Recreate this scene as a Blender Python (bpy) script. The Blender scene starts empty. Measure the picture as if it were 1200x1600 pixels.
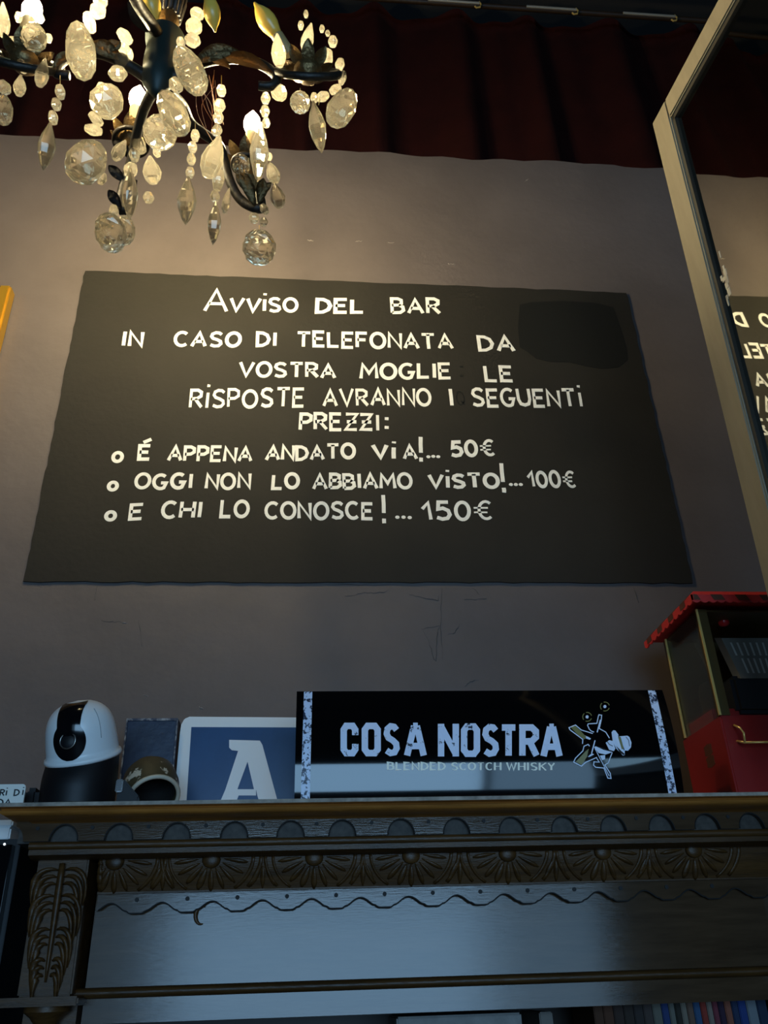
import bpy, bmesh, math, random
from mathutils import Vector, Matrix
random.seed(7)
sc = bpy.context.scene
col = sc.collection
PI = math.pi

# ------------------------------------------------------------------ camera, world, light, exposure
EYE = Vector((0.0, 0.0, 1.6))
FPX = 1320.0
def rot_cam(p, yw, r):
    B = Matrix(((1,0,0),(0,0,-1),(0,1,0)))
    return Matrix.Rotation(yw,3,'Z') @ Matrix.Rotation(p,3,'X') @ B @ Matrix.Rotation(r,3,'Z')
RC = rot_cam(math.radians(29.33905), math.radians(-5.60115), math.radians(-1.92994))
cam_d = bpy.data.cameras.new('camera'); cam = bpy.data.objects.new('camera', cam_d); col.objects.link(cam)
cam_d.sensor_fit = 'VERTICAL'; cam_d.sensor_height = 36.0; cam_d.lens = FPX/1600*36
cam_d.clip_start = 0.02
cam.matrix_world = Matrix.Translation(EYE) @ RC.to_4x4()
sc.camera = cam
sc.view_settings.view_transform = 'Standard'; sc.view_settings.look = 'None'
sc.view_settings.gamma = 1.0; sc.view_settings.exposure = 0.0
sc.view_settings.use_curve_mapping = False
sc.cycles.max_bounces = 12; sc.cycles.transmission_bounces = 10; sc.cycles.transparent_max_bounces = 24
sc.cycles.sample_clamp_indirect = 14.0

world = bpy.data.worlds.new('world'); sc.world = world; world.use_nodes = True
world.node_tree.nodes['Background'].inputs[0].default_value = (0.30, 0.45, 0.62, 1)
world.node_tree.nodes['Background'].inputs[1].default_value = 0.02

YF = -3.5
WZ = (0.95, 2.42)
# three panes of the shop window in the front wall: x0, x1, light; outer two are added, dimmer, to step the panel's reflection
WIN = [(-1.75, -1.05, 0.15), (-1.00, 1.35, 1.0), (1.40, 2.35, 0.42)]
DAY = 10.5
for wx0, wx1, k in WIN:
    ld = bpy.data.lights.new('daylight', 'AREA'); ld.shape = 'RECTANGLE'
    ld.size = wx1-wx0; ld.size_y = WZ[1]-WZ[0]
    ld.energy = DAY*k*PI*ld.size*ld.size_y; ld.color = (0.35, 0.65, 1.0)
    lo = bpy.data.objects.new('daylight', ld); col.objects.link(lo)
    lo.location = ((wx0+wx1)/2, YF-0.12, (WZ[0]+WZ[1])/2); lo.rotation_euler = (PI/2, 0, 0)

BULB_STRENGTH = 880.0

# ------------------------------------------------------------------ helpers
def ray(px, py): return RC @ Vector((px-600.0, 800.0-py, -FPX))
def P(px, py, Y):
    d = ray(px, py); return EYE + d*(Y/d.y)
def mscale(px, py, Y):                    # metres per pixel across the line of sight at that depth
    d = ray(px, py); return (Y/d.y)*d.length/FPX*math.cos(math.atan(math.hypot(px-600, 800-py)/FPX))

def nodes_of(m):
    m.use_nodes = True; return m.node_tree
def mat(name, c, rough=0.5, metal=0.0, spec=0.5, noise=0.0, nscale=20.0, c2=None, lo_=0.45, hi_=0.55, bump=0.0, bscale=40.0, stretch=None, coat=0.0, emit=None, es=0.0):
    m = bpy.data.materials.new(name); nt = nodes_of(m); b = nt.nodes['Principled BSDF']
    b.inputs['Base Color'].default_value = (*c, 1); b.inputs['Roughness'].default_value = rough
    b.inputs['Metallic'].default_value = metal; b.inputs['Specular IOR Level'].default_value = spec
    b.inputs['Coat Weight'].default_value = coat; b.inputs['Coat Roughness'].default_value = 0.15
    tc = nt.nodes.new('ShaderNodeTexCoord'); mp = nt.nodes.new('ShaderNodeMapping')
    nt.links.new(tc.outputs['Object'], mp.inputs['Vector'])
    if stretch: mp.inputs['Scale'].default_value = stretch
    if c2 or noise:
        n = nt.nodes.new('ShaderNodeTexNoise'); n.inputs['Scale'].default_value = nscale; n.inputs['Detail'].default_value = 6
        n.inputs['Roughness'].default_value = 0.65
        nt.links.new(mp.outputs[0], n.inputs['Vector'])
        r = nt.nodes.new('ShaderNodeValToRGB'); nt.links.new(n.outputs['Fac'], r.inputs[0])
        if c2:
            r.color_ramp.elements[0].position = lo_; r.color_ramp.elements[1].position = hi_
            r.color_ramp.elements[0].color = (*c, 1); r.color_ramp.elements[1].color = (*c2, 1)
        else:
            r.color_ramp.elements[0].position = 0.3; r.color_ramp.elements[1].position = 0.7
            r.color_ramp.elements[0].color = (*[x*(1-noise) for x in c], 1)
            r.color_ramp.elements[1].color = (*[min(1, x*(1+noise)) for x in c], 1)
        nt.links.new(r.outputs[0], b.inputs['Base Color'])
    if bump:
        n2 = nt.nodes.new('ShaderNodeTexNoise'); n2.inputs['Scale'].default_value = bscale; n2.inputs['Detail'].default_value = 5
        nt.links.new(mp.outputs[0], n2.inputs['Vector'])
        bp = nt.nodes.new('ShaderNodeBump'); bp.inputs['Strength'].default_value = bump; bp.inputs['Distance'].default_value = 0.01
        nt.links.new(n2.outputs['Fac'], bp.inputs['Height']); nt.links.new(bp.outputs[0], b.inputs['Normal'])
    if emit:
        b.inputs['Emission Color'].default_value = (*emit, 1); b.inputs['Emission Strength'].default_value = es
    return m

def glass(name, tint, clear=0.35, rough=0.0, dust=0.05):
    m = bpy.data.materials.new(name); nt = nodes_of(m); nt.nodes.remove(nt.nodes['Principled BSDF'])
    out = nt.nodes['Material Output']
    g = nt.nodes.new('ShaderNodeBsdfGlass'); g.inputs['Color'].default_value = (*tint, 1); g.inputs['IOR'].default_value = 1.52
    g.inputs['Roughness'].default_value = rough
    t = nt.nodes.new('ShaderNodeBsdfTransparent'); t.inputs['Color'].default_value = (*tint, 1)
    gl = nt.nodes.new('ShaderNodeBsdfTranslucent'); gl.inputs['Color'].default_value = (*tint, 1)
    mx = nt.nodes.new('ShaderNodeMixShader'); mx.inputs[0].default_value = clear
    nt.links.new(g.outputs[0], mx.inputs[1]); nt.links.new(t.outputs[0], mx.inputs[2])
    mx2 = nt.nodes.new('ShaderNodeMixShader'); mx2.inputs[0].default_value = dust
    nt.links.new(mx.outputs[0], mx2.inputs[1]); nt.links.new(gl.outputs[0], mx2.inputs[2])
    nt.links.new(mx2.outputs[0], out.inputs['Surface'])
    return m

class MB:
    def __init__(s): s.bm = bmesh.new()
    def face(s, pts):
        vs = [s.bm.verts.new(p) for p in pts]
        try: return s.bm.faces.new(vs)
        except ValueError: return None
    def box(s, a, b):
        x0,y0,z0 = a; x1,y1,z1 = b
        v = [s.bm.verts.new(p) for p in ((x0,y0,z0),(x1,y0,z0),(x1,y1,z0),(x0,y1,z0),(x0,y0,z1),(x1,y0,z1),(x1,y1,z1),(x0,y1,z1))]
        for f in ((0,3,2,1),(4,5,6,7),(0,1,5,4),(1,2,6,5),(2,3,7,6),(3,0,4,7)): s.bm.faces.new([v[i] for i in f])
        return s
    def obox(s, o, u, v, w):               # oriented box from a corner and three edge vectors
        o,u,v,w = map(Vector, (o,u,v,w))
        p = [o, o+u, o+u+v, o+v, o+w, o+u+w, o+u+v+w, o+v+w]
        p = [s.bm.verts.new(q) for q in p]
        for f in ((0,3,2,1),(4,5,6,7),(0,1,5,4),(1,2,6,5),(2,3,7,6),(3,0,4,7)): s.bm.faces.new([p[i] for i in f])
        return s
    def prism(s, pts, off):                # polygon and an extrusion vector
        off = Vector(off); n = len(pts)
        a = [s.bm.verts.new(p) for p in pts]; b = [s.bm.verts.new(Vector(p)+off) for p in pts]
        s.bm.faces.new(a); s.bm.faces.new(b[::-1])
        for i in range(n): s.bm.faces.new((a[i], b[i], b[(i+1)%n], a[(i+1)%n]))
        return s
    def tube(s, pts, r, n=10, closed=False, flat=1.0):
        pts = [Vector(p) for p in pts]; m = len(pts); rings = []
        up = Vector((0.31, 0.17, 0.93)).normalized()
        for i, p in enumerate(pts):
            a = pts[(i-1) % m] if (closed or i > 0) else pts[i]; b = pts[(i+1) % m] if (closed or i < m-1) else pts[i]
            t = (b-a).normalized(); x = t.cross(up)
            if x.length < 1e-3: x = t.cross(Vector((1,0,0)))
            x.normalize(); y = x.cross(t).normalized()
            rr = r[i] if isinstance(r, (list, tuple)) else r
            rings.append([s.bm.verts.new(p + x*rr*math.cos(2*PI*k/n) + y*rr*flat*math.sin(2*PI*k/n)) for k in range(n)])
        for i in range(m if closed else m-1):
            A, B = rings[i], rings[(i+1) % m]
            for k in range(n): s.bm.faces.new((A[k], A[(k+1)%n], B[(k+1)%n], B[k]))
        if not closed:
            s.bm.faces.new(rings[0][::-1]); s.bm.faces.new(rings[-1])
        return s
    def lathe(s, prof, o=(0,0,0), axis=(0,0,1), n=24, cap=True):   # profile of (radius, height)
        o = Vector(o); q = Vector((0,0,1)).rotation_difference(Vector(axis).normalized()).to_matrix()
        rings = []
        for r, h in prof:
            if r < 1e-6: rings.append([s.bm.verts.new(o + q @ Vector((0,0,h)))])
            else: rings.append([s.bm.verts.new(o + q @ Vector((r*math.cos(2*PI*k/n), r*math.sin(2*PI*k/n), h))) for k in range(n)])
        for A, B in zip(rings, rings[1:]):
            for k in range(n):
                if len(A) == 1 and len(B) == 1: continue
                if len(A) == 1: s.bm.faces.new((A[0], B[(k+1)%n], B[k]))
                elif len(B) == 1: s.bm.faces.new((A[k], A[(k+1)%n], B[0]))
                else: s.bm.faces.new((A[k], A[(k+1)%n], B[(k+1)%n], B[k]))
        if cap:
            if len(rings[0]) > 1: s.bm.faces.new(rings[0][::-1])
            if len(rings[-1]) > 1: s.bm.faces.new(rings[-1])
        return s
    def ell(s, c, rad, n=12, m=8, R=None):
        c = Vector(c); R = R or Matrix.Identity(3); rings = []
        for j in range(m+1):
            th = PI*j/m
            if j in (0, m): rings.append([s.bm.verts.new(c + R @ Vector((0,0,rad[2]*math.cos(th))))])
            else: rings.append([s.bm.verts.new(c + R @ Vector((rad[0]*math.sin(th)*math.cos(2*PI*k/n), rad[1]*math.sin(th)*math.sin(2*PI*k/n), rad[2]*math.cos(th)))) for k in range(n)])
        for A, B in zip(rings, rings[1:]):
            for k in range(n):
                if len(A) == 1: s.bm.faces.new((A[0], B[k], B[(k+1)%n]))
                elif len(B) == 1: s.bm.faces.new((A[k], B[0], A[(k+1)%n]))
                else: s.bm.faces.new((A[k], B[k], B[(k+1)%n], A[(k+1)%n]))
        return s
    def mesh(s, name, m, smooth=False, bevel=0.0, org=(0,0,0)):
        org = Vector(org)
        bmesh.ops.recalc_face_normals(s.bm, faces=s.bm.faces)
        if bevel:
            es = [e for e in s.bm.edges if len(e.link_faces) == 2 and e.calc_face_angle(0) > 0.6]
            bmesh.ops.bevel(s.bm, geom=es, offset=bevel, segments=2, affect='EDGES', clamp_overlap=True)
        if org.length: bmesh.ops.translate(s.bm, verts=s.bm.verts, vec=-org)
        me = bpy.data.meshes.new(name); s.bm.to_mesh(me); s.bm.free()
        for x in (m if isinstance(m, (list, tuple)) else [m]): me.materials.append(x)
        if smooth:
            for p in me.polygons: p.use_smooth = True
            if smooth != 'all':
                try: me.set_sharp_from_angle(angle=math.radians(35))
                except Exception: pass
        return me
ORG = {}
def put(name, mb, m, parent=None, smooth=False, bevel=0.0, org=None):
    if parent is not None: org = ORG[parent.name]
    elif org is None: org = Vector((0,0,0))
    me = mb.mesh(name, m, smooth, bevel, org)
    o = bpy.data.objects.new(name, me); col.objects.link(o)
    if parent is not None:
        o.parent = parent; ORG[o.name] = org
        if parent.type == 'MESH' or parent.parent is not None: pass
    else:
        o.location = org; ORG[o.name] = Vector(org)
    return o
def sub(name, mb, m, part, **k):            # a sub-part: the part's own origin equals its thing's
    return put(name, mb, m, part, **k)
def thing(name, label, cat, loc, group=None):
    o = bpy.data.objects.new(name, None); col.objects.link(o); o.empty_display_size = 0.05
    o.location = loc; ORG[o.name] = Vector(loc)
    return tag(o, label, cat, group)
def tag(o, label, cat, group=None):
    o['label'] = label; o['category'] = cat
    if group: o['group'] = group
    return o
def structure(name, mb, m, parent=None, **k):
    o = put(name, mb, m, parent, **k)
    if parent is None: o['kind'] = 'structure'
    return o
def strip_board(xs, zb, zt, y0, y1):        # a board in the xz plane with shaped lower edge
    mb = MB(); F = []
    for x in xs:
        F.append([mb.bm.verts.new(p) for p in ((x,y0,zb(x)),(x,y0,zt(x)),(x,y1,zt(x)),(x,y1,zb(x)))])
    for A, B in zip(F, F[1:]):
        for k in range(4): mb.bm.faces.new((A[k], B[k], B[(k+1)%4], A[(k+1)%4]))
    mb.bm.faces.new(F[0][::-1]); mb.bm.faces.new(F[-1])
    return mb

# ------------------------------------------------------------------ stroke lettering
def arc(cx, cy, rx, ry, a0, a1, n=14):
    return [(cx+rx*math.cos(math.radians(a0+(a1-a0)*i/n)), cy+ry*math.sin(math.radians(a0+(a1-a0)*i/n))) for i in range(n+1)]
O_ = arc(.5,.5,.5,.5,100,460,22)
S_ = [(.92,.86),(.7,.98),(.4,1.0),(.13,.9),(.06,.72),(.22,.57),(.6,.47),(.88,.35),(.93,.18),(.75,.03),(.4,0),(.05,.1)]
G = {
 'A': (.85, [[(0,0),(.5,1),(1,0)], [(.17,.34),(.83,.34)]]),
 'B': (.68, [[(0,0),(0,1),(.55,1),(.85,.9),(.85,.66),(.6,.54),(0,.53)], [(.6,.54),(.95,.43),(1,.18),(.7,.02),(0,0)]]),
 'C': (.78, [arc(.55,.5,.55,.5,48,312)]),
 'D': (.74, [[(0,0),(0,1),(.45,.98),(.82,.82),(1,.5),(.85,.2),(.45,.02),(0,0)]]),
 'E': (.64, [[(1,1),(0,1),(0,0),(1,0)], [(0,.52),(.85,.52)]]),
 'F': (.62, [[(1,1),(0,1),(0,0)], [(0,.52),(.85,.52)]]),
 'G': (.84, [arc(.52,.5,.52,.5,50,300)+[(.95,.42),(.55,.42)]]),
 'H': (.76, [[(0,0),(0,1)],[(1,0),(1,1)],[(0,.5),(1,.5)]]),
 'I': (.14, [[(.5,0),(.5,1)]]),
 'K': (.75, [[(0,0),(0,1)],[(1,1),(0,.42)],[(.3,.58),(1,0)]]),
 'i': (.14, [[(.5,0),(.5,.86)], [(.5,1.2),(.6,1.34)]]),
 'L': (.62, [[(0,1),(0,0),(1,0)]]),
 'M': (.95, [[(0,0),(.08,1),(.5,.35),(.92,1),(1,0)]]),
 'N': (.74, [[(0,0),(0,1),(1,0),(1,1)]]),
 'O': (.86, [O_]), 'o': (.9, [O_]), '0': (.68, [O_]),
 'P': (.66, [[(0,0),(0,1),(.6,1),(.95,.88),(.95,.62),(.6,.48),(0,.46)]]),
 'Q': (.86, [O_, [(.6,.3),(1,0)]]),
 'R': (.7, [[(0,0),(0,1),(.6,1),(.92,.87),(.9,.64),(.55,.5),(0,.48)], [(.4,.49),(1,0)]]),
 'S': (.74, [S_]),
 'T': (.8, [[(0,1),(1,1)], [(.5,1),(.5,0)]]),
 'U': (.74, [[(0,1),(0,.35),(.15,.08),(.5,0),(.85,.08),(1,.35),(1,1)]]),
 'V': (.85, [[(0,1),(.5,0),(1,1)]]),
 'W': (1.15, [[(0,1),(.26,0),(.5,.85),(.74,0),(1,1)]]),
 'Y': (.78, [[(0,1),(.5,.5),(1,1)],[(.5,.5),(.5,0)]]),
 'Z': (.7, [[(0,1),(1,1),(0,0),(1,0)]]),
 'z': (.7, [[(0,1),(1,1),(0,0),(1,0)], [(.1,.5),(.95,.5)]]),
 '1': (.42, [[(0,.62),(.75,1),(.95,0)]]),
 '5': (.66, [[(.95,1),(.2,1),(.12,.58),(.5,.64),(.9,.5),(1,.26),(.8,.05),(.4,0),(0,.1)]]),
 'e': (.86, [arc(.68,.5,.42,.5,50,310), [(-.05,.63),(.8,.63)], [(-.05,.37),(.75,.37)]]),      # the euro sign
 '!': (.16, [[(.6,1.35),(.45,.42)], [(.38,-.10),(.42,.13)]]),
 '.': (.14, [[(.4,.03),(.55,.08)]]),
 ':': (.1, [[(.5,.02),(.55,.24)], [(.5,.72),(.55,.94)]]),
 "E'": (.64, [[(1,1),(0,1),(0,0),(1,0)], [(0,.52),(.85,.52)], [(.3,1.25),(1.05,1.5)]]),
}
def ribbon(pts, w):                         # outline pairs of a stroke in 2-D, mitred
    n = len(pts); closed = n > 3 and math.hypot(pts[0][0]-pts[-1][0], pts[0][1]-pts[-1][1]) < 1e-6
    L = []
    for i in range(n):
        p = pts[i]
        a = pts[i-1] if i > 0 else (pts[-2] if closed else None)
        b = pts[i+1] if i < n-1 else (pts[1] if closed else None)
        d1 = Vector((p[0]-a[0], p[1]-a[1])).normalized() if a else None
        d2 = Vector((b[0]-p[0], b[1]-p[1])).normalized() if b else None
        d1 = d1 or d2; d2 = d2 or d1
        n1 = Vector((-d1.y, d1.x)); n2 = Vector((-d2.y, d2.x)); m = n1+n2
        m = n1 if m.length < 1e-4 else m.normalized()
        k = min(1.6, 1/max(0.3, m.dot(n1)))
        ww = w(d1, d2) if callable(w) else w
        L.append((Vector(p)+m*ww/2*k, Vector(p)-m*ww/2*k))
    return L
def glyph_strokes(text, gap=.3, jit=0.0):
    toks = []; i = 0
    while i < len(text):
        if text[i:i+2] == "E'": toks.append("E'"); i += 2
        else: toks.append(text[i]); i += 1
    x = 0; out = []
    for t in toks:
        if t == ' ': x += .55; continue
        w, ss = G[t]; dy = random.uniform(-jit, jit); k = 1+random.uniform(-jit, jit); sh = random.uniform(-jit, jit)
        for q, s in enumerate(ss):
            out.append(([(x + a*w + sh*b, b*k+dy) for a, b in s], (.5 if q else .8) if t == 'e' else 1.0))
        x += w+gap
    return out, x-gap
def lettering(mb, text, frame, sw, gap=.3, jit=0.0, serif=0.0, thick=0.0007):
    """frame(u,v) -> point; u, v in cap heights after fitting; returns nothing. sw in cap heights."""
    ss, W = glyph_strokes(text, gap, jit)
    for s, wk in ss:
        w = sw*wk*random.uniform(1-jit*2, 1+jit*2) if not serif else (lambda d1, d2: sw*(0.45+0.75*max(abs(d1.y), abs(d2.y))**2))
        if serif:
            for (a, b) in ((s[0], s[1]), (s[-1], s[-2])):
                if abs(b[1]-a[1]) > .5: s_ = [(a[0]-serif, a[1]), (a[0]+serif, a[1])]; draw(mb, ribbon(s_, sw*.5), frame, W, thick)
        if len(s) == 2 and jit: # hand-painted straight strokes are not perfectly straight
            a, b = s; s = [a, ((a[0]+b[0])/2+random.uniform(-jit,jit)*.3, (a[1]+b[1])/2), b]
        draw(mb, ribbon(s, w), frame, W, thick)
def draw(mb, L, frame, W, thick):
    A = []
    for l, r in L:
        pl, nrm = frame(l.x, l.y, W); pr, _ = frame(r.x, r.y, W)
        A.append((mb.bm.verts.new(pl+nrm*thick), mb.bm.verts.new(pr+nrm*thick), mb.bm.verts.new(pl), mb.bm.verts.new(pr)))
    for a, b in zip(A, A[1:]):
        for q in ((a[0],a[1],b[1],b[0]), (a[0],b[0],b[2],a[2]), (a[1],a[3],b[3],b[1])):
            mb.bm.faces.new(q)
    for a in (A[0], A[-1]): mb.bm.faces.new((a[0],a[1],a[3],a[2]))

# ------------------------------------------------------------------ materials
M = {}
M['wall'] = mat('wall_plaster', (.098,.080,.075), .6, noise=.16, nscale=2.2, bump=.25, bscale=14, spec=.35)
M['dark_plaster'] = mat('dark_plaster', (.016,.014,.013), .9)
M['floor'] = mat('floor_boards', (.05,.03,.02), .6, noise=.3, nscale=6, stretch=(1,12,1))
M['board'] = mat('blackboard_paint', (.0135,.0118,.009), .75, c2=(.0175,.0155,.012), nscale=3.5, lo_=.35, hi_=.7, spec=.25, bump=.1, bscale=60)
M['patch'] = mat('fresh_black_paint', (.006,.006,.005), .75, spec=.25)
M['chalkwhite'] = mat('white_paint', (.74,.73,.68), .6, noise=.08, nscale=60)
M['ghost'] = mat('ghost_paint', (.004,.004,.003), .5)
M['curtain'] = mat('red_velvet', (.036,.0055,.0045), .95, noise=.25, nscale=8, spec=.2)
M['wood'] = mat('carved_wood', (.062,.027,.007), .4, noise=.45, nscale=9, stretch=(1,6,10), bump=.12, bscale=70, spec=.3)
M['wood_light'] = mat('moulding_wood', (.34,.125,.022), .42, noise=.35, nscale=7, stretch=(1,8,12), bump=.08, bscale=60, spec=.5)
M['wood_panel'] = mat('varnished_panel', (.06,.034,.018), .12, noise=.35, nscale=5, stretch=(1,6,9), bump=.03, bscale=50, spec=.30)
M['arch_back'] = mat('endgrain_wood', (.05,.04,.032), .6, noise=.5, nscale=60, spec=.3)
M['wood_dark'] = mat('dark_wood', (.022,.012,.006), .5, noise=.3, nscale=10, spec=.3)
M['dust'] = mat('dusty_wood_edge', (.30,.25,.20), .7, noise=.5, nscale=30, stretch=(1,1,1))
M['hole'] = mat('flat_black', (.006,.004,.003), .7)  # shared by dowel holes, print and the painted shade lines on cabinet edges
M['black'] = mat('black_plastic', (.005,.005,.006), .5, spec=.35)
M['strip'] = mat('strip_black', (.003,.003,.004), .12, spec=.4)
M['gloss'] = mat('glossy_black', (.003,.003,.004), .06, spec=.6)
M['white'] = mat('white_plastic', (.78,.80,.80), .35)
M['cream'] = mat('cream_plastic', (.55,.52,.40), .6)
M['card'] = mat('white_card', (.75,.73,.66), .7)
M['ink'] = mat('black_ink', (.01,.01,.01), .6)
M['silver'] = mat('silver', (.75,.75,.75), .15, metal=1)
M['ring'] = mat('lens_ring', (.35,.33,.30), .3, metal=1)
M['navy'] = mat('navy_paint', (.008,.019,.048), .4, noise=.4, nscale=14, bump=.1)
M['navy_edge'] = mat('worn_edge', (.30,.30,.30), .6, c2=(.02,.03,.06), nscale=60, lo_=.4, hi_=.55)
M['olive'] = mat('olive_flaking', (.055,.042,.018), .55, c2=(.55,.48,.36), nscale=26, lo_=.57, hi_=.60)
M['cream_chip'] = mat('cream_chipped', (.55,.48,.36), .5, c2=(.05,.04,.02), nscale=40, lo_=.62, hi_=.65)
M['enamel_w'] = mat('white_enamel', (.74,.77,.77), .25, c2=(.05,.055,.06), nscale=17, lo_=.70, hi_=.72)
M['enamel_b'] = mat('blue_enamel', (.018,.062,.165), .28, noise=.15, nscale=8)
M['sign_black'] = mat('sign_black', (.0022,.0022,.0025), .06, spec=.42)
M['sign_print'] = mat('sign_print', (.72,.78,.95), .45, c2=(.01,.012,.03), nscale=70, lo_=.60, hi_=.63)
M['sign_stripe'] = mat('sign_stripe', (.72,.78,.95), .45, c2=(.012,.02,.05), nscale=120, lo_=.52, hi_=.56)
M['sign_gold'] = mat('sign_gold', (.95,.88,.7), .4)
M['sign_olive'] = mat('sign_olive', (.22,.20,.06), .4)
M['sign_white'] = mat('sign_white', (.75,.82,.98), .45)
M['red'] = mat('red_paint', (.24,.012,.010), .35, noise=.1, nscale=6)
M['red_awning'] = mat('red_awning', (.55,.026,.022), .5)
M['brown_stripe'] = mat('brown_stripe', (.09,.028,.012), .5)
M['brass'] = mat('brass', (.78,.52,.16), .3, metal=.45)
M['brass_dark'] = mat('brass_dark', (.10,.065,.02), .4, metal=.6)
M['steel'] = mat('steel', (.30,.27,.22), .4, metal=.35)
M['lit_slot'] = mat('lit_slot_paint', (.75,.70,.60), .35, metal=.3)
M['red_plastic'] = mat('red_lamp', (.5,.02,.02), .15)
M['clear'] = glass('clear_pane', (.96,.97,.95), clear=.75)
M['frame'] = mat('pale_wood', (.26,.22,.15), .55, noise=.12, nscale=6, stretch=(6,6,1))
M['frame_edge'] = mat('frame_edge', (.03,.026,.02), .4)
M['mirror'] = mat('silvered_glass', (.48,.48,.44), .015, metal=1)
M['flake'] = mat('flaked_silvering', (.5,.48,.42), .6)
M['gold'] = mat('gilt', (.62,.36,.04), .38, metal=.8)
M['picture'] = mat('dark_picture', (.01,.009,.008), .4)
M['bronze'] = mat('dark_bronze', (.022,.017,.012), .5, metal=.4, bump=.2, bscale=90)
M['bronze_gold'] = mat('gilded_bronze', (.17,.105,.04), .38, metal=.75, bump=.3, bscale=120)
M['verdigris'] = mat('verdigris', (.014,.026,.022), .5, metal=.3)
M['candle'] = mat('candle_sleeve', (.35,.25,.10), .5)
M['crystal'] = glass('crystal', (1.0,.96,.86), clear=.12, dust=.075)
M['bead_glass'] = glass('bead_glass', (1.0,.96,.86), clear=.10, dust=.17)
M['amber'] = mat('unlit_bulb', (.80,.50,.08), .3)
M['bulb'] = mat('lit_bulb', (1,1,1), .4, emit=(1.0,.82,.47), es=BULB_STRENGTH)
M['copper'] = mat('copper_wire', (.5,.22,.10), .4, metal=.8)
M['window'] = mat('window_frame', (.15,.15,.15), .5)

# ------------------------------------------------------------------ the room
ZC = 5.95
WT = 1.6+1.3035*2.0                         # top of the partition wall that carries the blackboard
xs = [-3+6*i/160 for i in range(161)]
structure('wall_back', strip_board(xs, lambda x: 0.0, lambda x: WT+0.006*math.sin(x*9)+0.004*math.sin(x*31)+random.uniform(-.0015,.0015), 2.0, 2.1), M['wall'])
structure('floor', MB().box((-3.1,-3.7,-.1),(3.1,2.8,0)), M['floor'])
structure('ceiling', MB().box((-3.1,-3.7,ZC),(3.1,2.8,ZC+.1)), M['dark_plaster'])
structure('wall_left', MB().box((-3.1,-3.6,0),(-3.0,2.8,ZC)), M['dark_plaster'])
structure('wall_right', MB().box((3.0,-3.6,0),(3.1,2.8,ZC)), M['dark_plaster'])
structure('wall_rear', MB().box((-3.0,2.6,0),(3.0,2.7,ZC)), M['dark_plaster'])
z0,z1 = WZ; x0, x1 = WIN[0][0], WIN[-1][1]
fw = MB(); fw.box((-3,YF-.1,0),(x0,YF,ZC)); fw.box((x1,YF-.1,0),(3,YF,ZC)); fw.box((x0,YF-.1,0),(x1,YF,z0)); fw.box((x0,YF-.1,z1),(x1,YF,ZC))
structure('wall_front', fw, M['dark_plaster'])
for i, (a, b, k) in enumerate(WIN):
    wf = MB(); a0 = a-.02 if i else a; b0 = b+.02 if i < 2 else b
    for x in (a0+.012, b0-.012): wf.box((x-.012,YF-.08,z0),(x+.012,YF-.03,z1))
    for z in (z0+.012, z1-.012): wf.box((a0,YF-.08,z-.012),(b0,YF-.03,z+.012))
    structure('window_%d' % (i+1), wf, M['window'])

def cracks(name, lines, w, m):
    mb = MB()
    for ln in lines:
        pts = []
        for (a, b) in zip(ln, ln[1:]):
            for i in range(6):
                t = i/6; pts.append(P(a[0]+(b[0]-a[0])*t+random.uniform(-1.2,1.2), a[1]+(b[1]-a[1])*t+random.uniform(-1.2,1.2), 1.9995))
        pts.append(P(*ln[-1], 1.9995)); n = len(pts)
        mb.tube(pts, [w*(.3+random.random())*(.2+math.sin(PI*(i+.3)/n)) for i in range(n)], 5, flat=.5)
    structure(name, mb, m, WALL, smooth='all')
WALL = bpy.data.objects['wall_back']; ORG['wall_back'] = Vector((0,0,0))
cracks('plaster_crack', [[(540,932),(570,926),(598,926),(608,921)],[(484,912),(560,914),(630,915)],[(640,928),(668,936),(684,938),(686,930)],[(690,918),(689,980),(692,1030)],[(660,984),(672,1008),(680,1034),(684,990),(686,978),(658,983)],[(700,992),(712,988),(718,975)],[(726,1072),(736,1064),(748,1062)],[(152,916),(148,938)],[(990,918),(998,942)],[(738,918),(750,930)],[(160,970),(190,972)],[(216,960),(222,1010)],[(724,938),(760,935)]], .0009, mat('crack_shade', (.045,.04,.038), .8))
cracks('plaster_chip', [[(480,375),(490,376)],[(556,378),(566,376)],[(606,379),(616,379)],[(700,412),(712,414)],[(820,283),(826,280)],[(224,1086),(232,1088)],[(310,1104),(318,1108)],[(190,972),(200,974)]], .0014, mat('chip_light', (.32,.28,.25), .8))

# partition that carries the mirror
mc = Vector((.775,1.193,1.705+1.6)); ma = Vector((.053,-.992,-.116)).normalized(); mdn = Vector((.042,.116,-.992)); mdn = (mdn-ma*mdn.dot(ma)).normalized()
mn = ma.cross(mdn)
if mn.x > 0: mn = -mn                       # towards the room
pw = MB(); pw.prism([(.86,1.12,0),(.99,1.12,0),(1.03,.44,0),(.90,.44,0)], (0,0,2.95))
structure('wall_partition', pw, M['dark_plaster'])

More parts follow.
